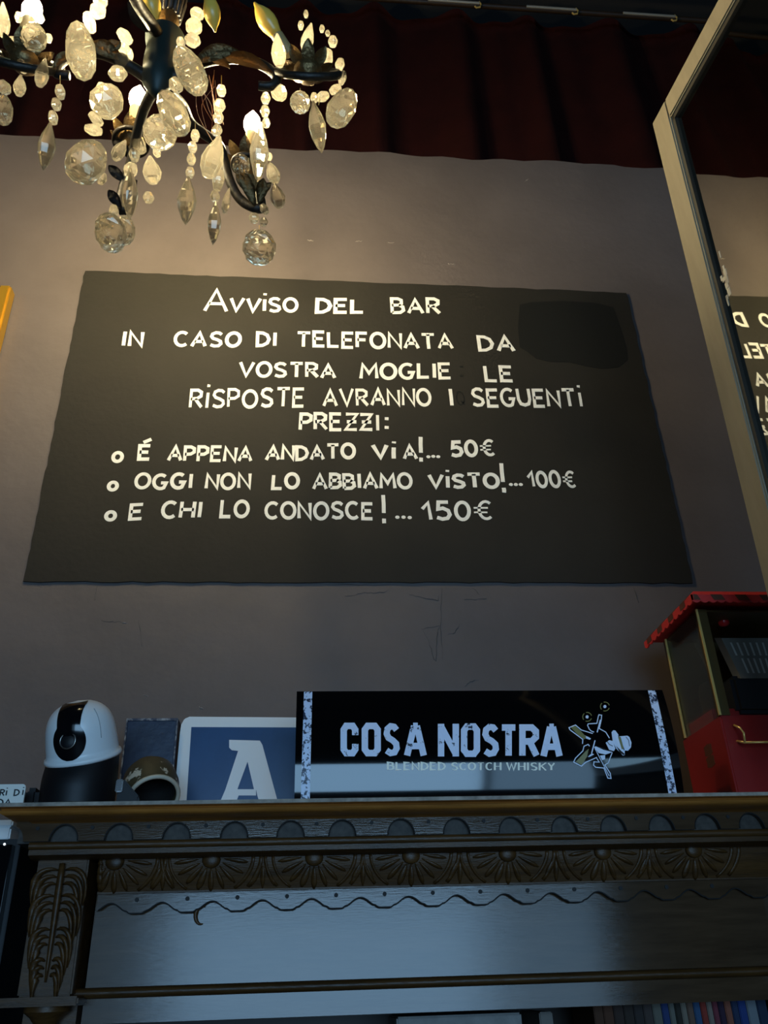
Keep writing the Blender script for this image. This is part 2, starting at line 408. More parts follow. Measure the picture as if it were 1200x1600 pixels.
# ------------------------------------------------------------------ curtain and rail above the wall
def curtain():
    mb = MB(); n = 420; rows = 14; g = []
    for j in range(rows+1):
        t = j/rows; z = WT-.25 + t*(5.50-(WT-.25))
        row = []
        for i in range(n+1):
            x = -2.9+5.8*i/n
            ph = 2*PI*x/.36 + .8*math.sin(x*2.3) + .35*math.sin(x*7.1)
            amp = .05*(1-.45*t)+.008*math.sin(x*5)
            row.append(mb.bm.verts.new((x + .02*t*math.sin(x*3), 2.24 + amp*math.sin(ph) + .012*math.sin(2*ph+1), z)))
        g.append(row)
    for a, b in zip(g, g[1:]):
        for i in range(n): mb.bm.faces.new((a[i], a[i+1], b[i+1], b[i]))
    bmesh.ops.solidify(mb.bm, geom=list(mb.bm.faces), thickness=.004)
    return mb
cu = put('curtain', curtain(), M['curtain'], smooth='all', org=Vector((0,2.24,WT-.25)))
tag(cu, 'dark red velvet curtain hanging in folds above the wall top', 'curtain')
ra = P(500,-8,2.12); rb = P(1120,34,2.12)
rd = (rb-ra).normalized(); ra2 = ra - rd*2.2; rb2 = rb + rd*.8
rail = thing('curtain_rail', 'thin dark curtain rail with brass clips above the red curtain', 'curtain rail', (ra+rb)/2)
put('rail', MB().tube([ra2, rb2], .012, 12), M['wood_dark'], rail, smooth=True)
for px0, px1 in ((815,893),(967,1050),(663,742)):
    a = ra + (rb-ra)*((px0-500)/620.0); b = ra + (rb-ra)*((px1-500)/620.0); d = Vector((0,-.014,-.006))
    put('batten', MB().tube([a+d, b+d], .006, 8), M['steel'], rail, smooth=True)
    h = [b+d+Vector((0,0,.01)), b+d+Vector((.008,0,-.012)), b+d+Vector((0,0,-.03)), b+d+Vector((-.016,0,-.036)), b+d+Vector((-.022,0,-.026))]
    put('hook', MB().tube(h, .004, 8), M['brass'], rail, smooth=True)

# ------------------------------------------------------------------ blackboard with its lettering
YB = 2.0
def WB(px, py): return P(px, py, YB)
quad = [WB(133,425), WB(978,459), WB(1082,912), WB(38,910)]
cb = thing('chalkboard', 'large blackboard painted on the grey wall with white handwritten Italian notice', 'blackboard', (quad[2]+quad[3])/2)
def wob(a, b, n, amp):
    out = []
    for i in range(n):
        t = i/n; out.append(a.lerp(b, t) + Vector((random.uniform(-amp,amp), 0, random.uniform(-amp,amp))))
    return out
loop = []
for i in range(4): loop += wob(quad[i], quad[(i+1)%4], 46, .0022)
put('panel', MB().prism([p+Vector((0,-.0055,0)) for p in loop], (0,.004,0)), M['board'], cb)
YB -= .0056
pt = [(812,476),(830,472),(880,470),(930,473),(958,480),(964,496),(972,520),(979,545),(981,562),(966,574),(940,576),(915,572),(890,566),(858,565),(838,560),(822,548),(812,542),(809,510)]
put('dark_patch', MB().prism([P(x,y,YB-.0008) for x,y in pt], (0,.0008,0)), M['patch'], cb)
gm = MB()
def word_frame(px0, py0, px1, py1, hpx, Y, up=None):
    o = P(px0, py0, Y); e = P(px1, py1, Y)
    h = (P(px0, py0-hpx, Y) - o).z; xd = e-o
    def f(u, v, W): return o + xd*(u/W) + Vector((0,0,1))*h*v, Vector((0,-1,0))
    return f, h
WORDS = [
 ('line', [("A",320,485,354,486,33),("VViSO",359,486,464,486,20),("DEL",495,488,567,488,20),("BAR",613,489,687,490,22)]),
 ('line', [("IN",191,540,221,541,21),("CASO",273,541,374,541,21),("DI",402,540,431,540,21),("TELEFONATA",464,541,707,545,22),("DA",750,547,803,548,22)]),
 ('line', [("VOSTRA",374,588,523,590,21),("MOGLIE",564,591,704,590,22),("LE",760,595,801,596,22)]),
 ('line', [("RiSPOSTE",297,637,474,635,27),("AVRANNO",506,634,673,633,25),("I",704,633,706,633,25),("SEGUENTi",739,634,910,634,25)]),
 ('line', [("PREzzI",469,671,592,672,24),(":",603,671,605,671,20)]),
 ('line', [("o",176,721,190,721,14),("E'",217,718,233,718,21),("APPENA",263,720,392,720,22),("ANDATO",416,719,554,716,21),("Vi",584,716,617,716,20),("A",632,717,651,717,20),("!",656,719,661,719,27),("...",667,716,687,716,22),("50e",706,712,773,710,22)]),
 ('line', [("o",169,766,182,766,12),("OGGI",211,763,299,763,22),("NON",322,763,390,763,22),("LO",426,763,466,763,21),("ABBIAMO",490,763,643,763,22),("ViSTO",671,762,779,761,20),("!",785,766,790,766,31),("...",796,760,816,759,22),("100e",826,760,900,760,23)]),
 ('line', [("o",165,812,179,812,13),("E",203,811,221,810,23),("CHI",253,808,313,808,24),("LO",345,808,387,808,25),("CONOSCE",415,809,582,811,24),("!",598,814,603,814,30),("...",618,811,643,811,26),("150e",661,811,769,811,27)]),
]
for _, ws in WORDS:
    for t, a, b, c, d, h in ws:
        mb = MB()
        f, hm = word_frame(a, b, c, d, h, YB)
        k = 5.4*mscale((a+c)/2, b, YB)*1.1/hm
        if t == '...':
            for i in range(3):
                q = P(a+(c-a)*(i+.3)/2.6, b-2-random.uniform(0,1.5), YB)
                mb.prism([q+Vector((.006*math.cos(z*PI/5), -.0008, .005*math.sin(z*PI/5))) for z in range(10)], (0,.0008,0))
            put('lettering', mb, M['chalkwhite'], cb); continue
        if t == 'I':
            f0 = f; f = lambda u, v, W, f0=f0: f0(.5*W+u-.02, v, W)
            def f(u, v, W, o=P(a,b,YB), hm=hm): return o+Vector(((u)*hm,0,v*hm)), Vector((0,-1,0))
        if t in ('!', ':'):
            def f(u, v, W, o=P(a,b,YB), hm=hm): return o+Vector((u*hm,0,v*hm)), Vector((0,-1,0))
        lettering(mb, t, f, k, gap=.30 if len(t) < 5 else .27, jit=.04)
        # round dots of the dotted i and of the exclamation mark
        put('lettering', mb, M['chalkwhite'], cb)
mb = MB()
f, hm = word_frame(714,632,726,632,20,YB); lettering(mb, 'Q', f, .12)
for py in (573, 587):
    q = P(721,py,YB); mb.prism([q+Vector((.006*math.cos(z*PI/4),-.0006,.004*math.sin(z*PI/4))) for z in range(8)], (0,.0006,0))
put('ghost_lettering', mb, M['ghost'], cb)

# ------------------------------------------------------------------ gilt picture frame at the left edge
fr = thing('picture_frame', 'gilt picture frame on the wall at the left edge beside the blackboard', 'picture frame', P(20,560,1.985))
tr = P(20,450,1.97); bz = tr.z-.55
def fx(w): return tr.x-w
m1 = MB().box((fx(.035),1.955,bz),(fx(0),1.998,tr.z)).box((fx(.5),1.955,bz),(fx(.465),1.998,tr.z)).box((fx(.465),1.955,tr.z-.035),(fx(.035),1.998,tr.z)).box((fx(.465),1.955,bz),(fx(.035),1.998,bz+.035))
put('frame', m1, M['gold'], fr, bevel=.006, smooth=True)
put('picture', MB().box((fx(.47),1.975,bz+.03),(fx(.03),1.99,tr.z-.03)), M['picture'], fr)

# ------------------------------------------------------------------ mirror
mw, mh, fwid = .80, 1.36, .066
mir = thing('wall_mirror', 'large tilted mirror in a pale wooden frame at the right reflecting the blackboard', 'mirror', mc+mdn*mh)
def mq(a, d, n=0.0): return mc + ma*a + mdn*d + mn*n
def mbar(a0, a1, d0, d1, n0, n1):
    return MB().obox(mq(a0,d0,n0), ma*(a1-a0), mdn*(d1-d0), mn*(n1-n0))
m1 = MB()
for a0,a1,d0,d1 in ((0,fwid,0,mh),(mw-fwid,mw,0,mh),(fwid,mw-fwid,0,fwid*.8),(fwid,mw-fwid,mh-fwid,mh)):
    m1.obox(mq(a0,d0,-.012), ma*(a1-a0), mdn*(d1-d0), mn*.024)
put('frame', m1, M['frame'], mir, bevel=.003)
m1 = MB()
e = fwid
for a0,a1,d0,d1 in ((e-.001,e+.010,e*.8,mh-e),(mw-e-.010,mw-e+.001,e*.8,mh-e),(e,mw-e,e*.8-.001,e*.8+.010),(e,mw-e,mh-e-.010,mh-e+.001)):
    m1.obox(mq(a0,d0,-.004), ma*(a1-a0), mdn*(d1-d0), mn*.010)
put('inner_edge', m1, M['frame_edge'], mir)
put('glass', mbar(e, mw-e, e*.8, mh-e, -.006, -.002), M['mirror'], mir)
m1 = MB()
for k in range(12):
    d = .42+random.random()*.16; a = e+.012+random.random()*.018
    m1.obox(mq(a,d,-.002), ma*random.uniform(.003,.010), mdn*random.uniform(.004,.02), mn*.0006)
put('flaked_edge', m1, M['flake'], mir)

# ------------------------------------------------------------------ carved cabinet
ZT = P(600,1247,1.50).z                     # its top surface
XL, XR = P(-6,1250,1.50).x, 1.04
cab = thing('carved_cabinet', 'tall antique wooden cabinet with carved frieze standing below the blackboard', 'cabinet', (.25,1.75,0))
def zy(py, Y): return P(600, py, Y).z
# top board with cornice profile swept along the front and the left return
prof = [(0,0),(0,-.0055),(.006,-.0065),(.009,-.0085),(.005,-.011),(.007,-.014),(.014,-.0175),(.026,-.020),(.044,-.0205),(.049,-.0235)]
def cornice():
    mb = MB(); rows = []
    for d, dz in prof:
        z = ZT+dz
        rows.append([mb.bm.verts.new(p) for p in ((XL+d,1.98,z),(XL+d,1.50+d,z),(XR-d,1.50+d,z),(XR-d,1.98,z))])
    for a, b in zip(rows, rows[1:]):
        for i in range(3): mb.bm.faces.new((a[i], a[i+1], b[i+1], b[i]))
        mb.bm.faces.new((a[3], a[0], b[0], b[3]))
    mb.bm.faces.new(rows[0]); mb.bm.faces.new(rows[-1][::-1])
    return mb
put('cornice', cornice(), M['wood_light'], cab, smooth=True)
put('top_edge', MB().box((XL-.001,1.4985,ZT-.0052),(XR,1.5045,ZT+.0008)), M['dust'], cab)
YA = 1.553
za, zb_ = zy(1275,YA), zy(1304.5,YA)
arches = [P(p,1304,YA).x for p in (15,100,186,276,366,454,535,627,714,801,883,960,1036,1108,1178)]
arr = .0235
def fas(x):
    for c in arches:
        d = abs(x-c)
        if d < arr: return zb_ + .0262*math.sqrt(max(0,1-(d/arr)**2))
    return zb_
xl, xr = P(26,1290,YA).x, XR-.05
xs = sorted(set([xl+(xr-xl)*i/900 for i in range(901)]))
put('arched_fascia', strip_board(xs, fas, lambda x: za+.004, YA, YA+.012), M['wood_panel'], cab)
def edge_line(f, xs_, y, r):
    return MB().tube([(x, y, f(x)) for x in xs_], r, 6)
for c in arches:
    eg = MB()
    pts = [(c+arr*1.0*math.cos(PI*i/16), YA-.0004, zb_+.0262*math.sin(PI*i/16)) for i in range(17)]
    if xl < c-arr and c+arr < xr: put('arch_shade_line', eg.tube(pts, .0011, 6), M['hole'], cab, smooth='all')  # dark tube painted in as the shadow outline of each arch
put('fascia_backing', MB().box((xl+.002,YA+.0119,zb_-.002),(xr-.002,1.97,za+.004)), M['arch_back'], cab)
for a, b in zip(arches, arches[1:]):
    hm_ = MB().lathe([(.0034,0),(.0034,.002)], ((a+b)/2, YA+.0005, za-.011), (0,-1,0), 10)
    put('dowel_hole', hm_, M['hole'], cab)
# bead rail under the fascia
YR = 1.532
zr0, zr1 = zy(1305,YR), zy(1317,YR)
xl2, xr2 = P(46,1312,YR).x, XR-.06
rc = (zr0+zr1)/2; rr = (zr0-zr1)/2
prf = [(YR+.02, zr0)]+[(YR+.006-.006*math.sin(t), rc+rr*math.cos(t)) for t in [PI*i/10 for i in range(11)]]+[(YR+.006,zr1-.008),(YR+.022,zr1-.012),(YR+.05,zr1-.012),(YR+.05,zr0)]
put('bead_rail', MB().prism([(xl2,y,z) for y,z in prf], (xr2-xl2,0,0)), M['wood'], cab, smooth=True)
# carved frieze
YZ = 1.578
zf0, zf1 = zr1-.011, zy(1386,1.592)
xp0, xp1 = P(152,1360,YZ).x, XR-.20
def zfr(t): return zf0+(zf1-zf0)*t
def yfr(t): return YZ+.002+.020*math.sin(t*PI/2)-.006*math.sin(t*PI)
N_ = 10
fz = MB(); rows = []
for i in range(N_+1):
    t = i/N_; rows.append([fz.bm.verts.new((xp0,yfr(t),zfr(t))), fz.bm.verts.new((xp1,yfr(t),zfr(t)))])
for a, b in zip(rows, rows[1:]): fz.bm.faces.new((a[0],a[1],b[1],b[0]))
fz.box((xp0,YZ+.021,zf1),(xp1,1.65,zf0))
put('frieze', fz, M['wood'], cab, smooth=True)
fans = [P(p,1330,YZ).x for p in (181,331,491,642,793,942,1085)]
H_ = zf0-zf1
def fp(cx, r, ang, lift=0.0):               # a point on the frieze in polar form around the fan's centre
    x = cx + r*math.cos(ang)*1.22; dz = r*math.sin(ang)
    t = min(1.0, max(0.0, dz/H_)); return Vector((x, yfr(t)-lift, zf0-dz))
def clampx(p): p.x = min(max(p.x, xp0+.003), xp1-.003); return p
for cx in fans:
    mb = MB()
    mb.ell(fp(cx,.004,PI/2,.001), (.016,.007,.014), 14, 8)
    for k in range(9):
        a = PI*(k+.5)/9
        pts = [clampx(fp(cx, r, a, .0008)) for r in [.018+.034*i/6 for i in range(7)]]
        mb.tube(pts, [.0012,.0032,.0048,.0058,.0060,.0052,.002], 8, flat=.55)
    for r, w in ((.0585,.0036),(.0695,.0040)):
        n = 26; pts = []
        for i in range(n+1):
            a = PI*i/n; q = fp(cx, r, a, .0005)
            if q.z > zf1+.002: pts.append(clampx(q))
            else:
                if len(pts) > 2: mb.tube(pts, w, 8, flat=.6)
                pts = []
        if len(pts) > 2: mb.tube(pts, w, 8, flat=.6)
    put('fan_carving', mb, M['wood'], cab, smooth='all')
for a, b in zip(fans, fans[1:]):
    cx = (a+b)/2; mb = MB()
    for s in (-1,0,1):
        p0 = Vector((cx+s*.004, yfr(.25)-.001, zfr(.28))); p1 = Vector((cx+s*.020, yfr(.9)-.001, zfr(.88+.06*(s==0))))
        mb.tube([p0.lerp(p1,i/6) for i in range(7)], [.001,.003,.0045,.005,.0045,.003,.001], 8, flat=.6)
    put('leaf_carving', mb, M['wood'], cab, smooth='all')
# scalloped board and varnished panel
YS = 1.605
zs0 = zy(1386,YS)
pk = [P(p,1400,YS).x for p in (175,247,325,402,477,557,640,716,787,862)]
per = (pk[-1]-pk[0])/9
pk = pk + [pk[-1]+per*i for i in (1,2,3)]
zlow, zhigh = zy(1417,YS), zy(1401,YS)
def scal(x):
    t = ((x-pk[0])/per) % 1.0
    d = min(t, 1-t)*2                        # 0 at the peak of the arch, 1 at the drop
    base = (math.cos(PI*min(1,d*1.25))+1)/2
    step = .12*math.exp(-((d-.62)/.07)**2)
    return zlow + (zhigh-zlow)*min(1, base+step)
# map actual peaks to the even period
xs0, xs1 = P(153,1400,YS).x, xp1
put('scalloped_board', strip_board([xs0+(xs1-xs0)*i/700 for i in range(701)], scal, lambda x: zs0+.003, YS, YS+.009), M['wood_panel'], cab)
put('scallop_shade_line', edge_line(lambda x: scal(x)-.0004, [xs0+.004+(xs1-xs0-.008)*i/400 for i in range(401)], YS-.0002, .0012), M['hole'], cab, smooth='all')  # dark tube standing in for shade along the scalloped edge
for i in range(-1, 13):
    x = pk[0]+per*(i+.5)
    if xs0 < x < xs1: put('dowel_hole', MB().lathe([(.0036,0),(.0036,.002)], (x,YS+.0005,zs0-.011), (0,-1,0), 10), M['hole'], cab)
YP = 1.615
zp1 = zy(1584,YP)
put('upper_panel', MB().box((xs0-.004,YP,zp1),(xs1+.004,1.635,zs0+.004)), M['wood_panel'], cab)
q = P(315,1430,YP-.001)
put('crescent_hook', MB().tube([q+Vector((.010*math.cos(a),-.003*math.sin(a/2),.014*math.sin(a))) for a in [math.radians(60+i*12) for i in range(20)]], [.0008+.0028*math.sin(PI*i/19) for i in range(20)], 8), M['wood'], cab, smooth='all')
zm0, zm1 = zy(1528,1.60), zy(1546,1.60)
mm = (zm0+zm1)/2; mr = (zm0-zm1)/2
prf = [(YP+.002,zm0)]+[(YP-.004-.011*math.sin(PI*i/10), mm+mr*.9*math.cos(PI*i/10)) for i in range(11)]+[(YP+.002,zm1)]
put('middle_moulding', MB().prism([(xs0-.03,y,z) for y,z in prf], (xs1-xs0+.06,0,0)), M['wood'], cab, smooth=True)
# carved pilasters with acanthus leaves, ledge and turned column
def pilaster(xa, xb):
    zt, zbm = zf0+.003, zy(1540,1.58)
    o = put('pilaster', MB().box((xa,1.572,zbm),(xb,1.66,zt)), M['wood'], cab, bevel=.003)
    mb = MB(); c = (xa+xb)/2; w = (xb-xa)/2
    y0 = 1.571
    mb.tube([(c,y0-.004,zt-.01-(zt-zbm-.03)*i/8) for i in range(9)], [.007,.008,.0085,.008,.007,.006,.005,.004,.002], 8, flat=.7)
    for s in (-1,1):
        for k, (zs, ln, wd) in enumerate(((.02,.055,.90),(.06,.06,.80),(.11,.055,.62),(.155,.04,.42))):
            for j in range(3):
                p = []
                for i in range(9):
                    t = i/8
                    xx = c + s*(.006 + w*wd*(1-.16*j)*math.sin(t*PI*.62))
                    zz = zt - zs - ln*(t**1.4) - j*.011 + .012*math.sin(t*PI)
                    p.append((xx, y0-.005*math.sin(t*PI)-.001, zz))
                mb.tube(p, [.002,.0045,.006,.0065,.0065,.006,.0045,.003,.001], 8, flat=.6)
    sub('acanthus_carving', mb, M['wood'], o, smooth='all')
    lb = MB().box((xa-.026,1.552,zbm-.013),(xb+.016,1.66,zbm)); sub('ledge', lb, M['wood'], o, bevel=.003)
    cz = zbm-.013
    cl = MB().lathe([(w*.86,0),(w*.86,-.008),(w*.60,-.016),(w*.44,-.024),(w*.5,-.03),(w*.44,-.036),(w*.40,-.06),(w*.48,-.3),(w*.6,-.9)], (c,1.605,cz), (0,0,1), 24)
    sub('turned_column', cl, M['wood'], o, smooth=True)
    sub('column_backing', MB().box((xa,1.625,cz-.95),(xb,1.66,cz)), M['wood'], o)
xa, xb = P(62,1330,1.572).x, P(141,1330,1.572).x
pilaster(xa, xb); pilaster(xp1+.004, xp1+.004+(xb-xa))
bd = MB(); 
bd.box((xa+.004,1.66,.1),(xa+.03,1.97,ZT-.05)); bd.box((XR-.12,1.66,.1),(XR-.095,1.97,ZT-.05)); bd.box((xa+.03,1.955,.1),(XR-.12,1.975,ZT-.05))
bd.box((xa,1.62,0),(XR-.08,1.97,.1))
put('carcass', bd, M['wood_dark'], cab)
ZSH = zp1-.30
put('shelf', MB().box((xa+.03,1.64,ZSH-.02),(XR-.12,1.955,ZSH)), M['wood_dark'], cab)
put('lower_door', MB().box((xb,1.60,.1),(xp1,1.62,ZSH-.02)), M['wood'], cab, bevel=.004)

# books on the shelf behind the opening
bk = [((.10,.035,.012),936),((.12,.04,.015),952),((.06,.03,.02),968),((.05,.03,.02),984),((.05,.035,.03),1000),((.09,.06,.05),1014),((.20,.18,.14),1029),((.03,.06,.20),1043),((.22,.20,.16),1052),((.04,.03,.02),1062),((.30,.24,.18),1071),((.22,.12,.08),1081),((.05,.12,.25),1092),((.40,.05,.03),1103),((.35,.26,.2),1112),((.28,.05,.07),1121),((.05,.02,.05),1130),((.40,.12,.07),1141),((.03,.05,.12),1152),((.03,.07,.28),1162),((.30,.32,.34),1178),((.03,.05,.10),1195)]
nm = ['brown','reddish brown','dark brown','black-brown','dark grey brown','mauve','cream','bright blue','pale cream','near black','cream pink','tan','steel blue','bright red','beige','crimson','dark purple','orange red','dark navy','royal blue','wide grey','deep navy']
for i, (c, px) in enumerate(bk):
    nx = bk[i+1][1] if i+1 < len(bk) else px+15
    xa_ = P((px+ (bk[i-1][1] if i else px-15))/2, 1590, 1.70).x+.0006; xb_ = P((px+nx)/2, 1590, 1.70).x-.0006
    h = zp1-ZSH+.012+.008*math.sin(i*2.3)
    t = thing('book', f'{nm[i]} spined book ' + (f'between the {nm[i-1]} and {nm[i+1]} books' if 0 < i < len(bk)-1 else ('leftmost of the row on the shelf' if i == 0 else 'rightmost of the row on the shelf')), 'book', ((xa_+xb_)/2,1.76,ZSH), 'books on the cabinet shelf')
    put('cover', MB().box((xa_,1.70,ZSH+.0005),(xb_,1.84,ZSH+h)), mat('book_cover', [v*.55 for v in c], .7, spec=.25), t, bevel=.0015)  # cover colours scaled down, putting the shelf's shade into them
    put('pages', MB().box((xa_+.0025,1.704,ZSH+h-.0001),(xb_-.0025,1.838,ZSH+h+.001)), M['card'], t)
gx0, gx1 = P(622,1590,1.70).x, P(812,1590,1.70).x
gb = thing('grey_box', 'worn grey box on the dark shelf left of the books', 'box', ((gx0+gx1)/2,1.76,ZSH))
hb = P(700,1586,1.70).z-ZSH
put('body', MB().box((gx0,1.70,ZSH+.0005),(gx1,1.86,ZSH+hb-.03)), mat('grey_card', (.16,.15,.14), .7, noise=.3, nscale=20), gb, bevel=.002)
put('lid', MB().box((gx0-.003,1.697,ZSH+hb-.03),(gx1+.003,1.863,ZSH+hb)), mat('grey_lid', (.19,.18,.165), .7, noise=.3, nscale=20), gb, bevel=.003)
bx0, bx1 = P(843,1590,1.72).x, P(864,1590,1.72).x
bb = put('file_box', MB().box((bx0,1.72,ZSH+.0005),(bx1,1.88,P(850,1581,1.72).z)), mat('file_brown', (.11,.09,.07), .6), bevel=.002, org=Vector((bx0,1.8,ZSH)))
tag(bb, 'narrow brown-grey file box standing between the grey box and the books', 'box')

# ------------------------------------------------------------------ tall black cabinet and white box at the lower left
bx = XL-.002; bt = P(20,1309,1.67).z
kc = thing('black_cabinet', 'tall plain black cabinet at the left beside the carved wooden cabinet', 'cabinet', (bx-.35,1.8,0))
put('body', MB().box((bx-.7,1.685,.05),(bx-.004,1.97,bt)), M['black'], kc, bevel=.001)
put('door', MB().box((bx-.7,1.665,.06),(bx-.012,1.6845,bt-.012)), M['gloss'], kc, bevel=.001)
put('plinth', MB().box((bx-.68,1.70,0),(bx-.02,1.95,.05)), M['black'], kc)
q = P(7,1319,1.663)
put('indicator_light', MB().ell(q, (.0022,.002,.0022), 10, 6), mat('indicator', (1,1,1), .3, emit=(.8,.9,1), es=1.5), kc)
wx = P(17,1296,1.70).x
wb = thing('white_box', 'white box on top of the black cabinet under the cornice end', 'box', (wx-.06,1.76,bt))
wt = P(5,1281,1.70).z
put('body', MB().box((wx-.14,1.70,bt+.0005),(wx,1.84,bt+(wt-bt)*.65)), M['white'], wb, bevel=.003)
put('lid', MB().box((wx-.142,1.698,bt+(wt-bt)*.65),(wx+.002,1.842,wt)), M['white'], wb, bevel=.003)

# ------------------------------------------------------------------ handwritten card at the left end
YC = 1.525
c0, c1 = P(-120,1228,YC), P(41,1225,YC)
cd = thing('handwritten_card', 'small white card with black handwriting at the left end of the cabinet top', 'card', ((c0.x+c1.x)/2,YC,ZT))
cz1 = c1.z
pts = [(c0.x,YC,ZT+.0005),(c1.x,YC,ZT+.0005)]+[(c1.x-.006+.006*math.cos(a),YC,cz1-.006+.006*math.sin(a)) for a in [i*PI/12 for i in range(7)]]+[(c0.x,YC,cz1)]
put('card', MB().prism(pts, (0,.004,0)), M['card'], cd)
mb = MB()
f, hm = word_frame(0,1243,10,1243,9,YC); lettering(mb, 'Ri', f, .22, jit=.02)
f, hm = word_frame(22,1243,36,1242,9,YC); lettering(mb, 'Di', f, .2, gap=.5, jit=.02)
f, hm = word_frame(-4,1258,16,1258,9,YC); lettering(mb, 'DA', f, .22, jit=.02)
put('lettering', mb, M['ink'], cd)
put('easel_back', MB().prism([(c1.x-.05,YC+.004,ZT+.0005),(c1.x-.05,YC+.03,ZT+.0005),(c1.x-.05,YC+.004,cz1-.01)], (.02,0,0)), M['card'], cd)

# ------------------------------------------------------------------ white domed camera on a black base
YD = 1.615
dc = P(122,1240,YD); R0 = 55*mscale(122,1180,YD)*.985
zrim = P(122,1182,YD).z; ztop = P(122,1094,YD).z; zb0 = ZT+.012
dev = thing('dome_camera', 'white domed camera with glossy black front strip and round lens on black base', 'camera', (dc.x,YD,ZT))
tilt = Matrix.Rotation(math.radians(-8), 3, 'Y') @ Matrix.Rotation(math.radians(25), 3, 'X')
rc0 = Vector((dc.x, YD, zrim))
Hd = (ztop-zrim)*.97
def dome_r(t): # radius for normalized height t
    return R0*max(0,1-t**4.6)**.5 * (1-.05*t)
mb = MB(); rg = []
for i in range(13):
    t = i/12; tt = max(0, (t-.25)/.75); th = 48; row = []
    tl = Matrix.Rotation(math.radians(-8*tt), 3, 'Y') @ Matrix.Rotation(math.radians(25*tt), 3, 'X')
    c_ = Vector((dc.x, YD, zb0 + (zrim-zb0)*t))
    r_ = R0*(1.0+.03*math.sin(t*PI))
    rg.append([mb.bm.verts.new(c_ + tl @ Vector((r_*math.cos(2*PI*k/th), r_*math.sin(2*PI*k/th), 0))) for k in range(th)])
for v in (v for row in rg for v in row): v.co.z = max(v.co.z, zb0)
for A, B in zip(rg, rg[1:]):
    for k in range(48): mb.bm.faces.new((A[k], A[(k+1)%48], B[(k+1)%48], B[k]))
mb.bm.faces.new(rg[0][::-1]); mb.bm.faces.new(rg[-1])
put('base', mb, M['black'], dev, smooth=True)
put('foot_plate', MB().box((dc.x-R0*1.3,YD-R0*.9,ZT+.0003),(dc.x+R0*1.15,YD+R0*.8,zb0)), M['cream'], dev, bevel=.003)
mb = MB(); n = 56; m = 22; rings = []
prof_d = [(R0*1.045,-.004),(R0*1.07,0),(R0*1.05,.005)]
for j in range(m+1):
    t = (j/m)**.8
    t = min(1, .055+.945*t); prof_d.append((dome_r(t) if t < 1 else 0.0, t*Hd))
mb.lathe(prof_d, (0,0,0), (0,0,1), n)
for v in mb.bm.verts: v.co = rc0 + tilt @ v.co
put('dome', mb, M['white'], dev, smooth='all')
# front strip on the dome surface, wide round foot carrying the lens, narrowing then reaching the crown
faz = math.atan2(-1, -.16)                    # azimuth the lens faces
def dsurf(az, t, lift):
    r = dome_r(t)+lift; return rc0 + tilt @ Vector((r*math.cos(az), r*math.sin(az), t*Hd + lift*t))
def strip_w(t):                                # half width of the strip at height t, in dome radii
    c = t-.385
    w = .46*math.sqrt(max(0, 1-(c/.325)**2)) if t < .62 else 0
    return max(w, .325+.05*max(0,(t-.6))*2) if t > .385 else w
mb = MB(); g = []
fdir, ldir = (math.cos(faz), math.sin(faz)), (-math.sin(faz), math.cos(faz))
for i in range(47):
    t = .065+.91*i/46; r = dome_r(t)+.0012; w = min(strip_w(t)*R0, r*.97); row = []
    if w < 1e-4: w = 1e-4
    for k in range(17):
        u = w*(k/8-1); d = math.sqrt(max(0, r*r-u*u))
        row.append(mb.bm.verts.new(rc0 + tilt @ Vector((fdir[0]*d+ldir[0]*u, fdir[1]*d+ldir[1]*u, t*Hd+.0012*t))))
    g.append(row)
for a, b in zip(g, g[1:]):
    for k in range(16): mb.bm.faces.new((a[k],a[k+1],b[k+1],b[k]))
st = put('front_strip', mb, M['strip'], dev, smooth='all')
t0 = .40
cen = dsurf(faz, t0, .0022); nrm = (dsurf(faz, t0, .02)-dsurf(faz, t0, 0)).normalized()
qm = Vector((0,0,1)).rotation_difference(nrm).to_matrix()
ls = sub('lens_ring', MB().tube([cen + qm @ Vector((R0*.215*math.cos(a),R0*.215*math.sin(a),0)) for a in [2*PI*i/36 for i in range(36)]], .0013, 8, closed=True), M['ring'], st, smooth='all')
sub('lens', MB().lathe([(R0*.20,0),(R0*.15,.002),(0,.0026)], cen-nrm*.001, nrm, 28), M['black'], st, smooth=True)
# groove lines on the right of the dome
mb = MB()
mb.tube([dsurf(faz+1.0-.12*(1-t), t, .0003) for t in [.35+.5*i/14 for i in range(15)]], .0007, 6)
put('dome_seam', mb, mat('seam_grey', (.35,.37,.38), .5), dev, smooth='all')
put('side_bracket', MB().box((dc.x-R0*1.42,YD-.02,zb0),(dc.x-R0*1.0,YD+.02,zb0+.034)), M['black'], dev, bevel=.008, smooth=True)
q0, q1 = P(179,1238,1.548), P(193,1217,1.548)
pk_ = thing('metal_clip', 'small shiny silver clip on a black strap right of the domed camera', 'clip', ((q0.x+q1.x)/2,1.555,ZT))
put('clip', MB().box((q0.x,1.548,q0.z),(q1.x,1.556,q1.z)), M['silver'], pk_, bevel=.002, smooth=True)
put('strap', MB().prism([(q0.x+.002,1.556,ZT+.0005),(q1.x+.03,1.556,ZT+.0005),(q1.x+.028,1.556,ZT+.02),(q1.x-.002,1.556,q1.z+.003),(q0.x+.002,1.556,q1.z+.003)], (0,.02,0)), M['black'], pk_, bevel=.003)

